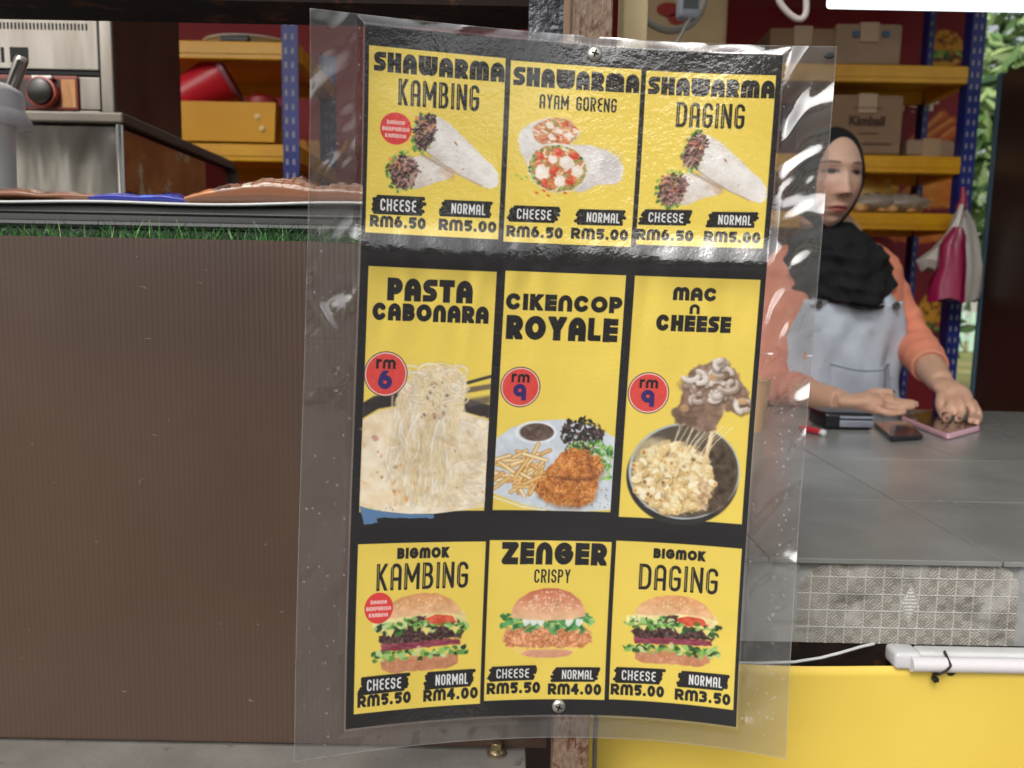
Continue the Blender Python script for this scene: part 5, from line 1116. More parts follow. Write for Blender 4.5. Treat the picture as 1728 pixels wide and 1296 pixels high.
def p_right(c, w_, d):
    c.poly([(0, 0), (w_*.16, 0), (w_*.04, d), (0, 2*d)], sr(170, 104, 56)); c.poly([(w_*.06, d*.6), (w_*.2, d*.62), (w_*.22, d*.72), (w_*.08, d*.72)], sr(40, 40, 150))
    rn = random.Random(3)
    c.poly([(w_*.30, d*.04), (w_*.34, d*.04), (w_*.34, d*.5), (w_*.30, d*.5)], sr(196, 184, 160))
    for b_ in range(8):
        x0 = w_*(.36+.052*b_)
        for r_ in range(11):
            y = d*(.03+.045*r_); c.line([(x0, y), (x0+w_*rn.uniform(.02, .045), y)], 1.2, sr(226, 200, 182), rn.uniform(.45, 1))
    for b_ in range(4):
        for r_ in range(10): c.line([(w_*(.80+.05*b_), d*(.03+.05*r_)), (w_*(.80+.05*b_+rn.uniform(.01, .04)), d*(.03+.05*r_))], 1.2, sr(226, 200, 182), rn.uniform(.45, 1))
    c.text('NO', w_*.165, w_*.24, d*.16, d*.13, HV, sr(60, 36, 30))
sachet('brown sachet with a blue end lying flat by the white tub', -70, 313, 316, .775, .10, p_left, 5, lambda u: .72+.28*np.clip((.35-u)*4, 0, 1)*1-.18*np.clip((u-.9)*10, 0, 1)+.06*np.sin(u*30))
sachet('brown sachet with lines of pale small print next to the menu', 310, 640, 303, .772, .11, p_right, 9, lambda u: np.clip(.28+2.4*u, 0, 1)*(1-.30*np.clip((u-.45)*2, 0, 1))+.05*np.sin(u*17))
# ---- hanging cables and the lit tube over the hatch
M_gc = mat('grey_cable', (150, 144, 134), .5)
pts = [at(x, y, 1.0+.02*i) for i, (x, y) in enumerate(((1046, -60), (1056, -8), (1075, 22), (1105, 44), (1135, 52), (1165, 42), (1185, 15), (1192, -20), (1196, -60)))]
def smooth(P, n=6):
    o = []
    for i in range(len(P)-1):
        p0, p1, p2, p3 = P[max(i-1, 0)], P[i], P[i+1], P[min(i+2, len(P)-1)]
        for k in range(n):
            t = k/n; o.append(.5*((2*p1)+(p2-p0)*t+(2*p0-5*p1+4*p2-p3)*t*t+(3*p1-p0-3*p2+p3)*t*t*t))
    return o+[P[-1]]
m = MB(); m.tube(smooth(pts), .0045, 12); tag(m.build('hanging_cable', M_gc, None, True), 'thick grey cable hanging in a loop over the hatch near the post', 'cable')
pts = [at(x, y, 1.04) for x, y in ((1168, 24), (1158, 42), (1148, 62), (1136, 84), (1132, 120))]; m = MB(); m.tube(smooth(pts), .0019, 8); tag(m.build('thin_lead', M_gc, None, True), 'thin grey lead dropping from the pale plug connector', 'cable')
a = at(1146, 26, 1.03); b = at(1186, -20, 1.03); e = empty('plug_connector', a, 'pale grey plug connector hanging in the loop of the thick cable', 'connector')
m = MB(); m.box(a.x, b.x, 1.035, 1.058, a.z, b.z, .006, 3); m.build('connector_shell', mat('pale_grey_plug', (168, 174, 184), .35), e, True)
m = MB(); m.box(a.x+.006, b.x-.004, 1.0335, 1.0349, a.z+.010, b.z-.012); m.build('connector_window', mat('smoky_window', (60, 62, 64), .2), e)
pts = [at(x, y, 1.5) for x, y in ((1308, -60), (1312, -10), (1320, 10), (1338, 28), (1352, 32), (1360, 20), (1360, -10), (1358, -60))]; m = MB(); m.tube(smooth(pts), .0055, 10); tag(m.build('hanging_cable', mat('white_pvc', (206, 196, 190), .5), None, True), 'white cable hanging in a narrow loop in front of the red mural', 'cable')
a = at(1408, -2, .86); b = at(1790, 11, .86)
e = empty('tube_light', (a+b)/2, 'lit white tube light along the top of the serving hatch', 'lamp')
m = MB(); zl_ = b.z; m.box(a.x, 1.3, .86, .885, zl_+.0005, zl_+.03, .004, 3); m.build('diffuser', glow('lit_tube', (236, 246, 250), 1.6), e, True)
m = MB(); m.box(a.x-.012, 1.31, .855, .89, zl_+.0302, zl_+.05, .002); m.build('lamp_body', M_white, e)
# ---- things on the serving counter
def slab(label, name, quad, th, m1, m2, cat, grp=None):
    P4 = [atz(x, y, ZC+th) for x, y in quad]; ctr = sum(P4, Vector())/4
    e = empty(name, (ctr.x, ctr.y, ZC), label, cat, grp)
    def rr(k, n=6):
        o = []
        for i in range(4):
            p, a_, b_ = P4[i], P4[i-1], P4[(i+1) % 4]; r_ = .011; ua = (a_-p).normalized(); ub = (b_-p).normalized()
            for j in range(n+1):
                t = j/n; q = p+ua*r_*(1-t)**2+ub*r_*t**2; o.append(ctr+(q-ctr)*k)
        return o
    m = MB(); loops = [(.985, .0012), (1.0, .0022), (1.0, th-.0012), (.99, th-.0002)]; V = []
    for k, h_ in loops: V.append([m.bm.verts.new((q.x, q.y, ZC+h_)) for q in rr(k)])
    n = len(V[0])
    for A, B_ in zip(V[:-1], V[1:]):
        for i in range(n): m.bm.faces.new((A[i], A[(i+1) % n], B_[(i+1) % n], B_[i]))
    m.bm.faces.new(V[0]); m.bm.faces.new(V[-1]); m.build('case', m1, e, True)
    m = MB(); m.prism([(q.x, q.y, ZC+th) for q in rr(.955)], (0, 0, .0004)); m.build('screen', m2, e)
    return e
M_scrn = mat('dark_glass', (30, 26, 28), .12, spec=.6)
slab('pink edged phone with a dark screen under the tapping hand', 'mobile_phone', ((1520, 702), (1600, 733), (1655, 718), (1578, 690)), .0105, mat('pink_case', (226, 176, 190), .3, .2), M_scrn, 'phone')
slab('black phone lying nearest the tile edge on the counter', 'mobile_phone', ((1474, 712), (1504, 738), (1560, 735), (1532, 710)), .0085, mat('black_case', (36, 36, 40), .25, .4), mat('brown_reflecting_glass', (54, 44, 44), .1, spec=.7), 'phone')
a = atz(1392, 726, ZC); b = atz(1476, 728, ZC); yq = a.y
e = empty('card_terminal', ((a.x+b.x)/2, yq, ZC), 'black payment terminal with a silver front on the counter', 'terminal')
m = MB(); h0 = at(1400, 693, yq+.03).z-ZC; m.box(a.x, b.x, yq+.003, yq+.085, ZC+.0008, ZC+h0, .006, 3); m.build('terminal_body', mat('glossy_black', (22, 22, 26), .25), e, True)
xq0, xq1 = at(1418, 710, yq).x, at(1474, 710, yq).x
m = MB(); m.box(xq0, xq1, yq, yq+.0034, at(1440, 721, yq).z, at(1440, 710, yq).z, .001, 2); m.box(xq0, xq1, yq, yq+.0034, at(1440, 707, yq).z, at(1440, 703, yq).z, .001, 2); m.build('silver_front', mat('silver_bar', (186, 190, 206), .3, .8), e)
a = atz(1352, 722, ZC+.006); b = atz(1392, 731, ZC+.006); e = empty('marker_pen', (a+b)/2, 'red marker pen with a white end lying by the payment terminal', 'pen')
m = MB(); m.tube([a, a+(b-a)*.86], .0055, 14); m.build('pen_barrel', mat('red_barrel', (176, 40, 54), .3), e, True)
m = MB(); m.tube([a+(b-a)*.862, a+(b-a)*.97, b], [.0056, .0056, .0035], 14); m.build('pen_end', M_white, e, True)
a = atz(1270, 730, ZC); e = empty('paper_cup', (a.x, a.y, ZC), 'tan paper cup on the counter seen through the clear film', 'cup')
m = MB(); m.lathe([(0, .002), (.024, .002), (.025, 0), (.033, .088), (.035, .089), (.035, .092), (.0325, .092), (.0245, .006), (0, .006)], (a.x-.002, a.y+.02, ZC), 32); m.build('cup_wall', mat('kraft_paper', (206, 160, 104), .6), e, True)
# ---- carrier bags hanging from the rack upright
BYY = 2.06; kn = at(1622, 350, BYY)
e = empty('hanging_bags', kn, 'white plastic carrier bag hung by its knot on the blue upright', 'plastic bag')
M_wbag = mat('white_film_bag', (204, 198, 190), .4, trans=.15); M_mbag = mat('magenta_film_bag', (150, 22, 74), .3, var=(120, 14, 56), scale=12)
def bag(outl_l, outl_r, Y, dep, seed, knot):
    m = MB(); rn = random.Random(seed); n = len(outl_l); rings = []; N_ = 26
    for i in range(n):
        l = at(*outl_l[i], Y); r = at(*outl_r[i], Y); c = (l+r)/2; hw = (r-l).length/2; t = i/(n-1); d_ = min(hw, dep*(.35+.9*t))
        ring = []
        for k in range(N_):
            a_ = 2*math.pi*k/N_; f = 1+.16*math.sin(a_*5+seed+t*1.5)*(1-t*.5)+.07*math.sin(a_*9+t*7)
            ring.append(m.bm.verts.new((c.x+hw*math.cos(a_)*(1+.05*math.sin(a_*7+t*5)), c.y+d_*math.sin(a_)*f, c.z+.006*math.sin(a_*3+seed)*t)))
        rings.append(ring)
    for A, B_ in zip(rings[:-1], rings[1:]):
        for k in range(N_): m.bm.faces.new((A[k], A[(k+1) % N_], B_[(k+1) % N_], B_[k]))
    m.bm.faces.new(rings[-1]); m.bm.faces.new(rings[0][::-1]); return m
bag([(1619, 345), (1610, 370), (1594, 398), (1574, 424), (1548, 440), (1556, 452)], [(1627, 345), (1622, 372), (1614, 398), (1606, 418), (1592, 440), (1584, 458)], BYY-.03, .03, 2, kn).build('bag_flap', M_wbag, e, True)
bag([(1619, 345), (1606, 375), (1598, 410), (1596, 450), (1598, 490), (1602, 506)], [(1627, 345), (1640, 378), (1650, 410), (1655, 450), (1652, 490), (1648, 507)], BYY+.05, .05, 4, kn).build('bag_body', M_wbag, e, True)
m = MB(); m.tube([kn+Vector((0, 0, .05)), kn+Vector((.004, 0, .02)), kn], [.004, .009, .012], 10); m.lathe([(0, .012), (.012, .006), (.014, 0), (.01, -.008), (0, -.012)], kn, 14); m.build('knot', mat('magenta_knot', (160, 30, 70), .4), e, True)
o = bag([(1610, 385), (1596, 400), (1588, 415), (1584, 450), (1570, 480), (1566, 505)], [(1624, 382), (1630, 400), (1628, 415), (1628, 450), (1626, 480), (1624, 508)], BYY-.085, .03, 7, kn).build('magenta_bag', M_mbag, None, True)
tag(o, 'dark magenta plastic bag hanging in front of the white carrier bag', 'plastic bag')
# ================================================================ THE WOMAN BEHIND THE COUNTER
def remeshed(m, vox, sm=6, fac=.5):
    bmesh.ops.recalc_face_normals(m.bm, faces=m.bm.faces)
    me = bpy.data.meshes.new('t'); m.bm.to_mesh(me); m.bm.free(); o = bpy.data.objects.new('t', me); COL.objects.link(o)
    r = o.modifiers.new('r', 'REMESH'); r.mode = 'VOXEL'; r.voxel_size = vox
    s = o.modifiers.new('s', 'SMOOTH'); s.factor = fac; s.iterations = sm
    dg = bpy.context.evaluated_depsgraph_get(); n = bpy.data.meshes.new_from_object(o.evaluated_get(dg)); bpy.data.objects.remove(o); return n
def ball(m, c, r):
    M_ = Matrix.Translation(c) @ Matrix.Diagonal((r[0], r[1], r[2], 1)); bmesh.ops.create_icosphere(m.bm, subdivisions=3, radius=1, matrix=M_)
def rings(m, L_, n=40):
    R_ = []
    for (c, a, b) in L_: R_.append([m.bm.verts.new((c[0]+a*math.cos(2*math.pi*k/n), c[1]+b*math.sin(2*math.pi*k/n), c[2])) for k in range(n)])
    for A, B_ in zip(R_[:-1], R_[1:]):
        for k in range(n): m.bm.faces.new((A[k], A[(k+1) % n], B_[(k+1) % n], B_[k]))
    m.bm.faces.new(R_[0]); m.bm.faces.new(R_[-1])
TY = 1.86
HC = at(1396, 304, 1.80)                                   # middle of the head
tx = at(1408, 470, TY).x; zsh = at(1500, 428, TY).z
ls = at(1470, 448, TY); rs = at(1330, 452, TY)
le = at(1536, 570, 1.83); lw_ = at(1588, 646, 1.60); re_ = at(1302, 650, 1.80); rw = at(1418, 677, 1.60)
who = empty('person', (tx, TY, .05), 'woman in black headscarf, peach top and pale apron behind the counter tapping a phone', 'person')
zp = .98
b = MB()
torso = [((tx, TY+.01, .86), .150, .105), ((tx, TY+.01, .95), .155, .108), ((tx, TY, 1.10), .125, .090), ((tx, TY, 1.25), .128, .096), ((tx, TY, zsh-.10), .140, .098), ((tx, TY, zsh-.03), .135, .080), ((tx, TY-.005, zsh+.015), .085, .060), ((tx, TY-.01, zsh+.03), .05, .05)]
rings(b, torso)
neck = Vector((HC.x-.004, HC.y+.022, HC.z-.07))
b.tube([Vector((tx, TY-.01, zsh-.02)), Vector((tx, TY-.012, zsh+.03)), neck, neck+Vector((0, 0, .05))], [.060, .052, .048, .045], 18)
def limb(m, pts, rad, n=16): m.tube(smooth([Vector(p) for p in pts], 5), [float(v) for v in np.interp(np.linspace(0, len(rad)-1, (len(pts)-1)*5+1), range(len(rad)), rad)], n)
limb(b, [Vector((ls.x-.05, TY, ls.z)), ls, (ls+le)/2+Vector((.004, .01, 0)), le, (le+lw_)/2, lw_], [.045, .047, .041, .036, .032, .0235])
limb(b, [Vector((rs.x+.05, TY, rs.z)), rs, (rs+re_)/2+Vector((-.006, .01, 0)), re_, (re_+rw)/2, rw], [.045, .047, .041, .036, .032, .0235])
for sx_ in (-1, 1):                                        # legs, standing on the kiosk floor
    hx = tx+sx_*.082; b.tube([(hx, TY+.01, .92), (hx, TY+.005, .70), (hx, TY, .50), (hx, TY+.012, .34), (hx, TY+.012, .14), (hx, TY+.01, .075)], [.088, .074, .054, .050, .036, .036], 16); b.tube([(hx, TY+.05, .085), (hx, TY-.02, .085), (hx, TY-.09, .072), (hx, TY-.15, .066)], [.032, .036, .033, .018], 14)
def finger(m, pts, r0, r1): limb(m, pts, list(np.linspace(r0, r1, 4)), 10)
# her left hand: back of the hand towards us, fingertips on the phone
kn_ = [at(1603, 677, 1.535), at(1617, 673, 1.53), at(1631, 676, 1.535), at(1643, 684, 1.55)]
b.tube([lw_, lw_.lerp(kn_[1], .35)+Vector((0, 0, .002)), lw_.lerp((kn_[1]+kn_[2])/2, .7), (kn_[1]+kn_[2])/2+Vector((0, .004, -.004))], [.0235, .028, .031, .026], 18, flat=.62)
for k in kn_: ball(b, k+Vector((0, .004, -.003)), (.0115, .0115, .0115)); b.tube([lw_.lerp(k, .25), k], [.012, .0105], 10)
def cz(x, y, h=.0105): return atz(x, y, ZC+h+.006)
finger(b, [kn_[0], at(1604, 688, 1.515), at(1600, 699, 1.505), cz(1597, 708)], .0095, .0068)
finger(b, [kn_[1], at(1622, 688, 1.505), at(1621, 700, 1.50), cz(1617, 708)], .0095, .0068)
finger(b, [kn_[2], at(1639, 689, 1.51), at(1641, 701, 1.505), cz(1639, 711)], .0092, .0066)
finger(b, [kn_[3], at(1650, 696, 1.53), at(1651, 706, 1.525), cz(1648, 713)], .0085, .006)
finger(b, [lw_.lerp(kn_[0], .4), at(1588, 678, 1.545), at(1589, 692, 1.535), cz(1593, 702)], .0125, .0078)
# her right hand: open, palm up, fingers pointing across the counter
pm = at(1462, 678, 1.575); kf = [at(1484, 671, 1.60), at(1486, 677, 1.58), at(1486, 684, 1.56), at(1480, 691, 1.545)]
b.tube([rw, rw.lerp(pm, .5), pm, (kf[1]+kf[2])/2], [.0235, .027, .031, .027], 18, flat=.62)
for k in kf: ball(b, k, (.0105, .0105, .0105)); b.tube([rw.lerp(k, .3), k], [.012, .010], 10)
finger(b, [kf[0], at(1507, 676, 1.60), at(1526, 679, 1.60), at(1543, 680, 1.60)], .0092, .0066)
finger(b, [kf[1], at(1510, 681, 1.575), at(1531, 682, 1.572), at(1549, 682, 1.57)], .0094, .0068)
finger(b, [kf[2], at(1506, 688, 1.555), at(1526, 687, 1.552), at(1543, 686, 1.55)], .0092, .0066)
finger(b, [kf[3], at(1498, 697, 1.535), at(1514, 697, 1.535), at(1528, 694, 1.54)], .0085, .006)
finger(b, [rw.lerp(pm, .6), at(1468, 665, 1.59), at(1488, 662, 1.585), at(1510, 664, 1.58)], .012, .0076)
me_b = remeshed(b, .0028, 5)
# head with its face (facing -y), dense where the features are
nh, mh = 240, 200
th = np.linspace(0.0005, math.pi-.0005, mh); ph = np.linspace(0, 2*math.pi, nh, endpoint=False)
TH, PH_ = np.meshgrid(th, ph, indexing='ij')               # polar axis points forward so the face gets the vertices
sx_ = np.sin(TH)*np.cos(PH_); sz_ = np.sin(TH)*np.sin(PH_); sy_ = np.cos(TH)
a_, b_, c_ = .0615, .0880, .1060
jaw = np.clip(-sz_, 0, 1); X = a_*sx_*(1-.30*jaw**1.6); Z = c_*sz_; Yf = b_*sy_*(1-.06*jaw)
Yf = np.where(sy_ > 0, b_*np.abs(sy_)**.86, Yf)
G_ = lambda x0, z0, sx, sz: np.exp(-((X-x0)/sx)**2/2-((Z-z0)/sz)**2/2)
fr_ = np.clip(sy_*3, 0, 1)
d = np.zeros_like(X)
nb = np.clip((.014-Z)/.045, 0, 1); d += (.003+.0125*nb)*np.exp(-(X/(.0062+.0042*nb))**2/2)*np.clip((Z+.040)/.007, 0, 1)*np.clip((.022-Z)/.012, 0, 1)
d += .0055*G_(0, -.030, .0075, .0065)+.0042*(G_(.0115, -.032, .005, .0055)+G_(-.0115, -.032, .005, .0055))
for s in (-1, 1):
    d += -.0085*G_(s*.027, .012, .0125, .0095)+.0052*G_(s*.028, .0115, .0090, .0058)+.0030*G_(s*.028, .030, .016, .005)+.0030*G_(s*.042, -.026, .015, .016)
d += .0052*G_(0, -.0585, .015, .0042)+.0056*G_(0, -.0685, .0135, .0045)-.0036*G_(0, -.0632, .017, .0016)-.0022*G_(0, -.047, .004, .006)-.003*G_(0, -.079, .016, .004)+.0055*G_(0, -.093, .014, .010)
Yf = Yf+d*fr_
hm = Matrix.Rotation(R(4), 3, 'Z') @ Matrix.Rotation(R(1.5), 3, 'Y') @ Matrix.Rotation(R(3), 3, 'X')
HV_ = np.stack([X, -Yf, Z], -1).reshape(-1, 3) @ np.array(hm).T + np.array(HC)
col = np.zeros((mh, nh, 3)); col[:] = sr(207, 169, 147)
def tint(w_, c): global col; w_ = np.clip(w_*fr_, 0, 1)[..., None]; col = col*(1-w_)+np.asarray(c)*w_
tint(.35*(G_(.038, -.026, .014, .014)+G_(-.038, -.026, .014, .014)), sr(206, 134, 116)); col += (fbm(X*220, Z*220, 5)-.5)[..., None]*.035; tint(.4*G_(0, -.046, .012, .006), sr(176, 128, 108)); tint(.3*G_(0, -.079, .016, .004), sr(160, 112, 96))  # cheek blush; shade under nose and lower lip tinted into the skin
tint(.25*G_(0, -.03, .01, .008), sr(196, 132, 112))
ss = lambda v, e: np.clip(.5-v/e, 0, 1)
for s in (-1, 1):
    ex = (X-s*.0275)/.0135; cv_ = .0066*(1-ex*ex)
    tint(.65*G_(s*.0275, .0165, .014, .0060), sr(124, 84, 70))  # soft eye-socket shade tinted into the skin colour
    tint(ss(np.abs(Z-.0112)-cv_*.60, .0016)*(np.abs(ex) < 1), sr(168, 146, 132))
    tint(ss(np.hypot(X-s*.0270, Z-.0112)-.0068, .0012)*(np.abs(Z-.0112) < cv_*.66), sr(34, 22, 18))
    tint(ss(np.abs(Z-.0112-cv_*.66)-.0017, .0012)*(np.abs(ex) < 1.08), sr(28, 18, 18)); tint(.5*ss(np.abs(Z-.0112+cv_*.6)-.0006, .001)*(np.abs(ex) < 1), sr(90, 60, 54))
    bz = .0285+.0028*(1-((X-s*.030)/.018)**2); tint(.8*ss(np.abs(Z-bz)-.0022*(1-.3*np.abs((X-s*.030)/.018)), .0022)*ss(np.abs(X-s*.030)-.0175, .004), sr(58, 40, 34))
lw2 = .0235; lx_ = np.clip(np.abs(X)/lw2, 0, 1); up = .0070*(1-lx_**2)+.0010*np.exp(-((np.abs(X)-.006)/.004)**2); lo = .0080*(1-lx_**2)
tint(.9*ss(np.maximum(Z+.0632-up, -.0632-lo-Z), .0016)*(lx_ < 1), sr(166, 84, 80)); tint(.8*ss(np.abs(Z+.0632)-.0007, .0012)*(lx_ < .98), sr(90, 34, 36))
tint(.7*(ss(np.hypot((X-.0062)/1.5, Z+.0375)-.0018, .0014)+ss(np.hypot((X+.0062)/1.5, Z+.0375)-.0018, .0014)), sr(96, 58, 48))  # nostril shade painted as dark spots
vb = np.empty(len(me_b.vertices)*3); me_b.vertices.foreach_get('co', vb); vb = vb.reshape(-1, 3)
cb_ = np.zeros((len(vb), 3)); cb_[:] = sr(206, 164, 138); cb_ += (fbm(vb[:, 0]*60, vb[:, 2]*60, 3)-.5)[:, None]*.05
cb_[vb[:, 2] < .92] = sr(44, 44, 52); cb_[vb[:, 2] < .11] = sr(30, 28, 28)
for q_ in kn_+kf: cb_ += (np.exp(-(np.linalg.norm(vb-np.array(q_), axis=1)/.012)**2)*.5)[:, None]*(sr(176, 116, 96)-sr(196, 150, 122))
for tip, rr_ in ((cz(1597, 708), .0065), (cz(1593, 702), .0070), (at(1510, 664, 1.58), .006), (cz(1617, 708), .006)):
    cb_[np.linalg.norm(vb-np.array(tip)-np.array((0, -.004, .004)), axis=1) < rr_] = sr(84, 36, 30)
nb_ = len(me_b.polygons); fv_ = np.empty(nb_*4, np.int32); me_b.loops.foreach_get('vertex_index', fv_[:len(me_b.loops)])
lt = np.empty(nb_, np.int32); me_b.polygons.foreach_get('loop_total', lt)
ii = np.arange(mh*nh).reshape(mh, nh); jj = np.roll(ii, -1, axis=1); hq = np.stack([ii[:-1], jj[:-1], jj[1:], ii[1:]], -1).reshape(-1, 4)+len(vb)
lv = np.concatenate([fv_[:len(me_b.loops)], hq.ravel()]).astype(np.int32); ls_ = np.concatenate([np.concatenate([[0], np.cumsum(lt)])[:-1], len(me_b.loops)+np.arange(len(hq))*4]).astype(np.int32)
me = bpy.data.meshes.new('body'); allv = np.concatenate([vb, HV_]).astype(np.float32)
me.vertices.add(len(allv)); me.vertices.foreach_set('co', allv.ravel()); me.loops.add(len(lv)); me.loops.foreach_set('vertex_index', lv); me.polygons.add(len(ls_)); me.polygons.foreach_set('loop_start', ls_); me.update(calc_edges=True); me.validate()
ca = me.color_attributes.new('print', 'FLOAT_COLOR', 'POINT'); c4 = np.ones((len(allv), 4), np.float32); c4[:, :3] = lin(np.concatenate([cb_, col.reshape(-1, 3)])); ca.data.foreach_set('color', c4.ravel())
M_skin = attr_mat('skin', .5, .4); M_skin.node_tree.nodes['Principled BSDF'].inputs['Subsurface Weight'].default_value = .12; M_skin.node_tree.nodes['Principled BSDF'].inputs['Subsurface Radius'].default_value = (.010, .004, .002)
link('body', me, M_skin, who, True)
# top: torso and sleeves down to the cuffs
m = MB(); rings(m, [((c[0], c[1], c[2]), a*1.05+.008, b2*1.05+.008) for c, a, b2 in torso[1:-1]])
lc = le.lerp(lw_, .66); rc = re_.lerp(rw, .50)
def wr(pts, rad, seed):
    S_ = smooth([Vector(p) for p in pts], 9); n = len(S_); rr_ = np.interp(np.linspace(0, len(rad)-1, n), range(len(rad)), rad); return S_, [float(r*(1+.05*math.sin(i*1.15+seed)+.035*math.sin(i*2.3+seed))) for i, r in enumerate(rr_)]
S_, r_ = wr([Vector((ls.x-.05, TY, ls.z-.01)), ls+Vector((0, 0, .0)), (ls+le)/2+Vector((.004, .01, 0)), le+Vector((0, 0, -.004)), le.lerp(lw_, .4), lc], [.050, .052, .047, .045, .041, .036], 1); m.tube(S_, r_, 22)
S_, r_ = wr([Vector((rs.x+.05, TY, rs.z-.01)), rs, (rs+re_)/2+Vector((-.006, .01, 0)), re_, re_.lerp(rw, .3), rc], [.050, .052, .047, .045, .041, .036], 2); m.tube(S_, r_, 22)
me = remeshed(m, .005, 4)
M_cuff = mat('peach_cuff', (232, 156, 128), .85)
M_top = mat('peach_knit', (226, 142, 112), .85, var=(214, 130, 102), scale=14, bump=.35, bscale=45)
link('top', me, M_top, who, True)
for c, d0, rad in ((lc, (lw_-le).normalized(), .0362), (rc, (rw-re_).normalized(), .0362)):
    m = MB(); m.lathe([(rad*.93, -.006), (rad*1.01, -.004), (rad*1.02, .001), (rad*.98, .005), (rad*.86, .004), (rad*.8, -.006)], c, 28, d0.to_track_quat('Z', 'Y').to_matrix()); m.build('cuff', M_cuff, who, True)
# apron: bib over the chest, strap with its button, pocket
zb1 = at(1430, 506, 1.745).z; zb0 = .70
def apron(off):
    def f(u, v):
        z = zb1+(zb0-zb1)*v; zz = [t[0][2] for t in torso]; A = np.interp(z, zz, [t[1] for t in torso])*1.05+.018+off; B2 = np.interp(z, zz, [t[2] for t in torso])*1.05+.021+off
        wdt = .80+.34*min(1, max(0, (v-.02)/.16))-.10*max(0, 1-v*7); an = (u-.5)*2*wdt
        fold = (.005*math.sin(u*21+v*6)+.004*math.sin(u*13-v*27)+.004*math.sin(u*31+v*17+math.sin(v*9)*2))*min(1, v*5)+.003*math.sin(u*9-v*15)
        return Vector((tx+.006+(A+fold)*math.sin(an), TY-(B2+fold)*math.cos(an), z+.010*math.sin(u*math.pi)*(1-v)*-1*(1 if v < .1 else 0)))
    return f
M_ap = mat('pale_denim', (192, 200, 211), .9, var=(170, 178, 191), scale=12, bump=.6, bscale=28, spots=((132, 140, 150), 22, .66))
m = MB(); m.grid(apron(0), 50, 70); o = m.build('apron', M_ap, who, True); sm = o.modifiers.new('t', 'SOLIDIFY'); sm.thickness = .003
fa = apron(.0045)
m = MB(); m.grid(lambda u, v: fa(.36+.44*u, .20+.24*v)+Vector((0, 0, -.012*math.sin(u*math.pi)*(1-v))), 24, 16); pk = m.build('pocket', M_ap, o, True); pk.parent = o; pk.matrix_parent_inverse = Matrix.Identity(4); sm = pk.modifiers.new('t', 'SOLIDIFY'); sm.thickness = .003
fs = apron(.0085); m = MB(); m.tube([fs(.36+.44*u/20, .204)+Vector((0, 0, -.012*math.sin(u/20*math.pi))) for u in range(21)], .0013, 6); sm_ = m.build('pocket_hem', mat('denim_seam', (112, 122, 140), .9), o, True); sm_.matrix_parent_inverse = Matrix.Identity(4)
s0 = fa(.86, .015); s1 = ls+Vector((-.045, -.075, -.01)); s2 = ls+Vector((-.055, .0, .058))
for sg, nm in ((1, 'a'), (-1, 'b')):
    q0 = s0 if sg > 0 else fa(.14, .015); q1 = s1 if sg > 0 else Vector((2*tx-s1.x, s1.y, s1.z)); q2 = s2 if sg > 0 else Vector((2*tx-s2.x, s2.y, s2.z)); pth = smooth([q0, q0.lerp(q1, .5)+Vector((0, -.004, 0)), q1, q2], 6); m = MB()
    for A, B_ in zip(pth[:-1], pth[1:]):
        sd_ = Vector((.016, .004*sg, 0)); vs = [m.bm.verts.new(p) for p in (A-sd_, A+sd_, B_+sd_, B_-sd_)]; m.bm.faces.new(vs)
    bmesh.ops.remove_doubles(m.bm, verts=m.bm.verts, dist=.0001); st_ = m.build('strap', M_ap, o, True); st_.matrix_parent_inverse = Matrix.Identity(4); sm = st_.modifiers.new('t', 'SOLIDIFY'); sm.thickness = .004
    m = MB(); m.lathe([(.0085, 0), (.0085, .003), (.006, .0042), (.004, .003), (0, .003)], q0+Vector((0, -.005, .004)), 20, Matrix.Rotation(R(90), 3, 'X')); bt_ = m.build('button', mat('dark_horn', (60, 54, 50), .35), o, True); bt_.matrix_parent_inverse = Matrix.Identity(4)
# headscarf: hood round the face and a draped fall over the shoulders
M_hj = mat('black_jersey', (24, 24, 27), .9, spec=.3, bump=.5, bscale=34)
m = MB()
def hood(u, v):
    p = 2*math.pi*u; s, c = math.sin(p), math.cos(p)
    t0 = math.asin(min(.97, .80+.00*max(0, s)+.14*max(0, -s)**1.5)); k = max(0, v-.06)/.94
    t = t0+(math.pi-.001-t0)*k; f = 1.0+(.045*min(1, k*14)) if v >= .06 else 1.0-.05*(1-v/.06)
    j = max(0, -math.sin(t)*s)
    q = Vector(((.0635+.010*k)*math.sin(t)*c*f*(1-.26*j**1.6), -.0935*math.cos(t)*(1.0 if v >= .06 else .97)*f, .1065*math.sin(t)*s*f)); q += Vector((math.sin(p*7+k*9), math.sin(p*5+k*7), 0))*.0012*min(1, k*6)
    if math.cos(t) > 0: q.y = -.0935*abs(math.cos(t))**.9*f
    return HC+hm @ q
m.grid(hood, 72, 40)
hd = m.build('headscarf', M_hj, who, True); sm = hd.modifiers.new('t', 'SOLIDIFY'); sm.thickness = .003
fl_ = []
for (py_, hw, cx_, dp, yo) in ((372, .050, 1410, .062, -.018), (384, .062, 1410, .076, -.022), (396, .080, 1412, .088, -.024), (412, .096, 1414, .102, -.026), (432, .112, 1414, .114, -.026), (458, .118, 1416, .120, -.026), (485, .115, 1418, .124, -.028), (508, .098, 1420, .122, -.034), (514, .090, 1420, .114, -.036)):
    z = at(cx_, py_, 1.76).z; fl_.append((at(cx_, py_, 1.80).x, TY+yo, z, hw, dp))
m = MB()
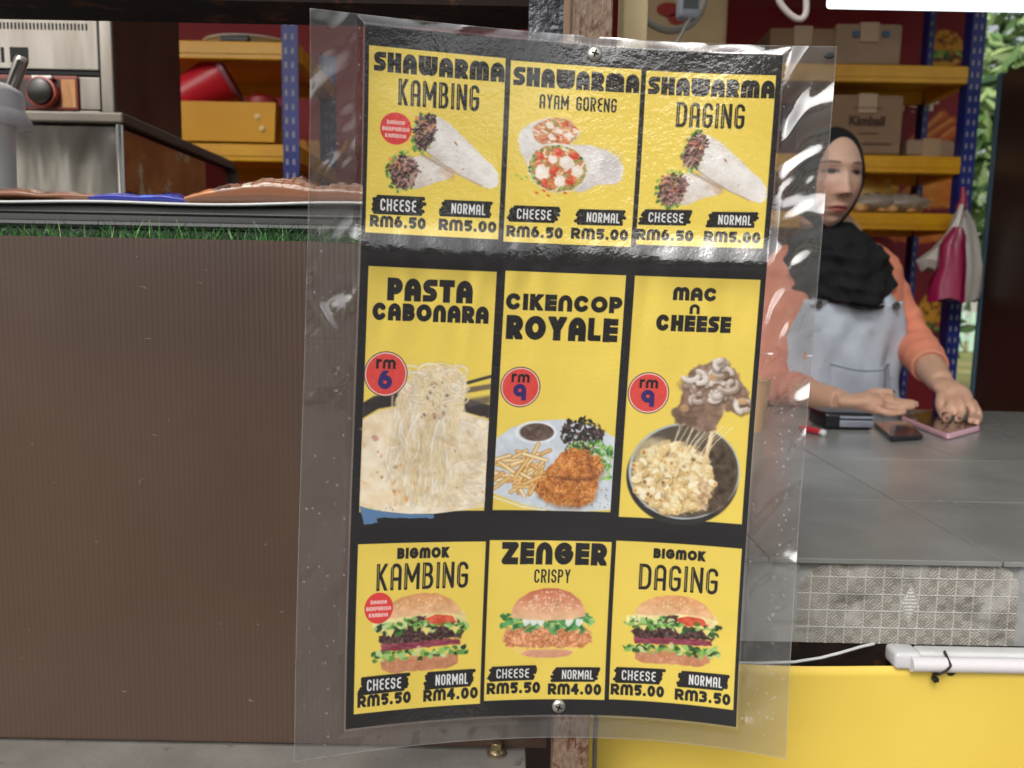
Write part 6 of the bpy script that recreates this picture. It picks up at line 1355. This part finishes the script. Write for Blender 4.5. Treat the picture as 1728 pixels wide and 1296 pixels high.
def fall(u, v):
    k = v*(len(fl_)-1); i = min(int(k), len(fl_)-2); f = k-i; f = f*f*(3-2*f)*.4+f*.6; A, B_ = fl_[i], fl_[i+1]; q = [A[j]*(1-f)+B_[j]*f for j in range(5)]; p = 2*math.pi*u
    wv = 1+(.040*math.sin(p*6+v*8)+.030*math.sin(p*11-v*14)+.030*math.sin(v*24+p*2+math.sin(p*3)*1.5)+.020*math.sin(v*46-p*5+math.sin(p*4+v*9)*1.4)+.012*math.sin(p*23+v*31))*min(1, v*2.5)
    return Vector((q[0]+q[3]*math.cos(p)*wv, q[1]-q[4]*math.sin(p)*wv, q[2]+.010*math.sin(p*3+1)*v+(.035*v*v if math.sin(p) < 0 else 0)))
m.grid(fall, 170, 96); fo = m.build('scarf_fall', M_hj, who, True); sm = fo.modifiers.new('t', 'SOLIDIFY'); sm.thickness = .004
# ================================================================ OUTSIDE, BEHIND AND BEFORE THE KIOSK
M_leaf = [mat('leaf_mid', (104, 138, 78), .45), mat('leaf_light', (158, 184, 116), .4), mat('leaf_dark', (56, 86, 48), .5)]
M_bark = mat('grey_bark', (104, 88, 70), .9, var=(80, 68, 54), scale=9, bump=.5, bscale=30)
def leaves(m, c, rad, n, size, seed, drop=.5):
    rn = random.Random(seed); cl = [Vector((rn.gauss(0, .45)*rad[0], rn.gauss(0, .45)*rad[1], rn.gauss(0, .45)*rad[2])) for k in range(max(8, n//60))]
    for k in range(n):
        p = Vector(c)+cl[rn.randrange(len(cl))]+Vector((rn.gauss(0, 1)*rad[0], rn.gauss(0, 1)*rad[1], rn.gauss(0, 1)*rad[2]))*.22
        d = Vector((rn.gauss(0, 1), rn.gauss(0, 1), rn.gauss(-drop, .7))).normalized(); s = d.cross(Vector((rn.gauss(0, 1), rn.gauss(0, 1), rn.gauss(0, 1)))).normalized(); l = size*rn.uniform(.6, 1.3); w_ = l*.17; nn = d.cross(s)
        a = m.bm.verts.new(p); b = m.bm.verts.new(p+d*l*.45+s*w_+nn*l*.05); e = m.bm.verts.new(p+d*l-nn*l*.08); f = m.bm.verts.new(p+d*l*.45-s*w_+nn*l*.05)
        m.bm.faces.new((a, b, e, f)).material_index = rn.choices((0, 1, 2), (5, 3, 3))[0]
def tree(label, x, y, h, rad, n, size, seed, cz, grp=None, lean=(0, 0)):
    t = empty('tree', (x, y, 0), label, 'tree', grp); rn = random.Random(seed)
    m = MB(); top = Vector((x+lean[0], y+lean[1], cz)); base = Vector((x, y, 0)); mid = (top+base)/2+Vector((rn.uniform(-.1, .1), 0, 0))
    m.tube([base, mid, top, top+Vector((0, 0, rad[2]*.6))], [.05*h**.8, .036*h**.8, .024*h**.8, .008], 10)
    for k in range(7):
        a = rn.uniform(0, 6.28); q0 = mid.lerp(top, rn.uniform(.3, 1)); q1 = q0+Vector((math.cos(a)*rad[0]*.5, math.sin(a)*rad[1]*.5, rad[2]*rn.uniform(-.1, .5))); m.tube([q0, q0.lerp(q1, .5)+Vector((0, 0, .05*h*.3)), q1], [.016*h**.8, .010*h**.8, .004], 7)
    m.build('trunk', M_bark, t, True); m = MB(); leaves(m, top, rad, n, size, seed); m.build('crown', M_leaf, t)
tree('leafy tree with long drooping leaves beyond the doorway beside the rack', 2.78, 3.9, 3, (.55, .6, .75), 2600, .17, 3, 2.15)
tree('darker tree farther back beyond the doorway', 5.2, 8.0, 5, (1.5, 1.5, 1.2), 3600, .22, 5, 3.4)
# low white house and fence across the yard
hs_ = empty('white_house', (17.5, 24, 0), 'small white house far across the yard beyond the doorway', 'house')
m = MB(); m.box(13.9, 22, 24, 29, .0, 2.6); m.build('wall', mat('white_render', (214, 214, 208), .8, var=(196, 196, 190), scale=2), hs_)
m = MB(); m.prism([(13.3, 23.4, 2.6), (22.5, 23.4, 2.6), (22.5, 26.5, 3.8), (13.3, 26.5, 3.8)], (0, 0, .12)); m.prism([(13.3, 29.6, 2.6), (22.5, 29.6, 2.6), (22.5, 26.52, 3.8), (13.3, 26.52, 3.8)], (0, 0, .12)); m.build('roof', mat('grey_roof', (128, 124, 118), .7), hs_)
for x in (14.6, 16.6, 18.6):
    m = MB(); m.box(x, x+.9, 23.95, 24.0, 1.0, 2.1); m.build('window', mat('dim_glass', (60, 74, 80), .2), hs_)
fn = empty('picket_fence', (12, 19, 0), 'pale green fence across the far side of the yard', 'fence')
m = MB()
for k in range(40): m.box(7+.27*k, 7.14+.27*k, 19, 19.03, .05, .98)
m.build('pickets', mat('pale_green_paint', (176, 206, 186), .6), fn)
m = MB(); m.box(7, 18, 19.031, 19.07, .3, .38); m.box(7, 18, 19.031, 19.07, .75, .83); m.build('rails', mat('pale_green_rail', (160, 196, 172), .6), fn)
# the street side, which the laminate mirrors
sh = empty('shop_house', (-4, -17, 0), 'cream shop house across the street from the kiosk', 'building')
m = MB(); m.box(-14, 7, -31, -24, 0, 7.0); m.build('wall', mat('cream_render', (236, 218, 192), .8, var=(220, 200, 172), scale=1.5), sh)
m = MB(); m.box(-14.5, 7.5, -31.5, -23.4, 7.0, 7.25); m.build('roof', mat('tin_roof', (150, 140, 130), .5), sh)
for x in (-12.6, -9.6, -6.4, -3.2, 0.4, 3.8):
    m = MB(); m.box(x, x+2.2, -24, -23.96, .2, 3.0); m.build('shutter', mat('shutter_grey', (96, 92, 88), .5), sh)
    m = MB(); m.box(x+.2, x+1.9, -24, -23.96, 4.2, 5.6); m.build('window', mat('dark_glass_pane', (40, 48, 52), .15), sh)
for i, (x, y, h_) in enumerate(((2.6, -15, 5.0), (8.5, -18, 6), (-9.5, -16, 6))):
    tree(('round street tree right across the street from the hatch', 'taller street tree behind the round one', 'street tree beside the cream shop house')[i], x, y, h_, (1.6, 1.6, 1.4), 1400, .34, 31+i, h_*.55, 'trees along the street')
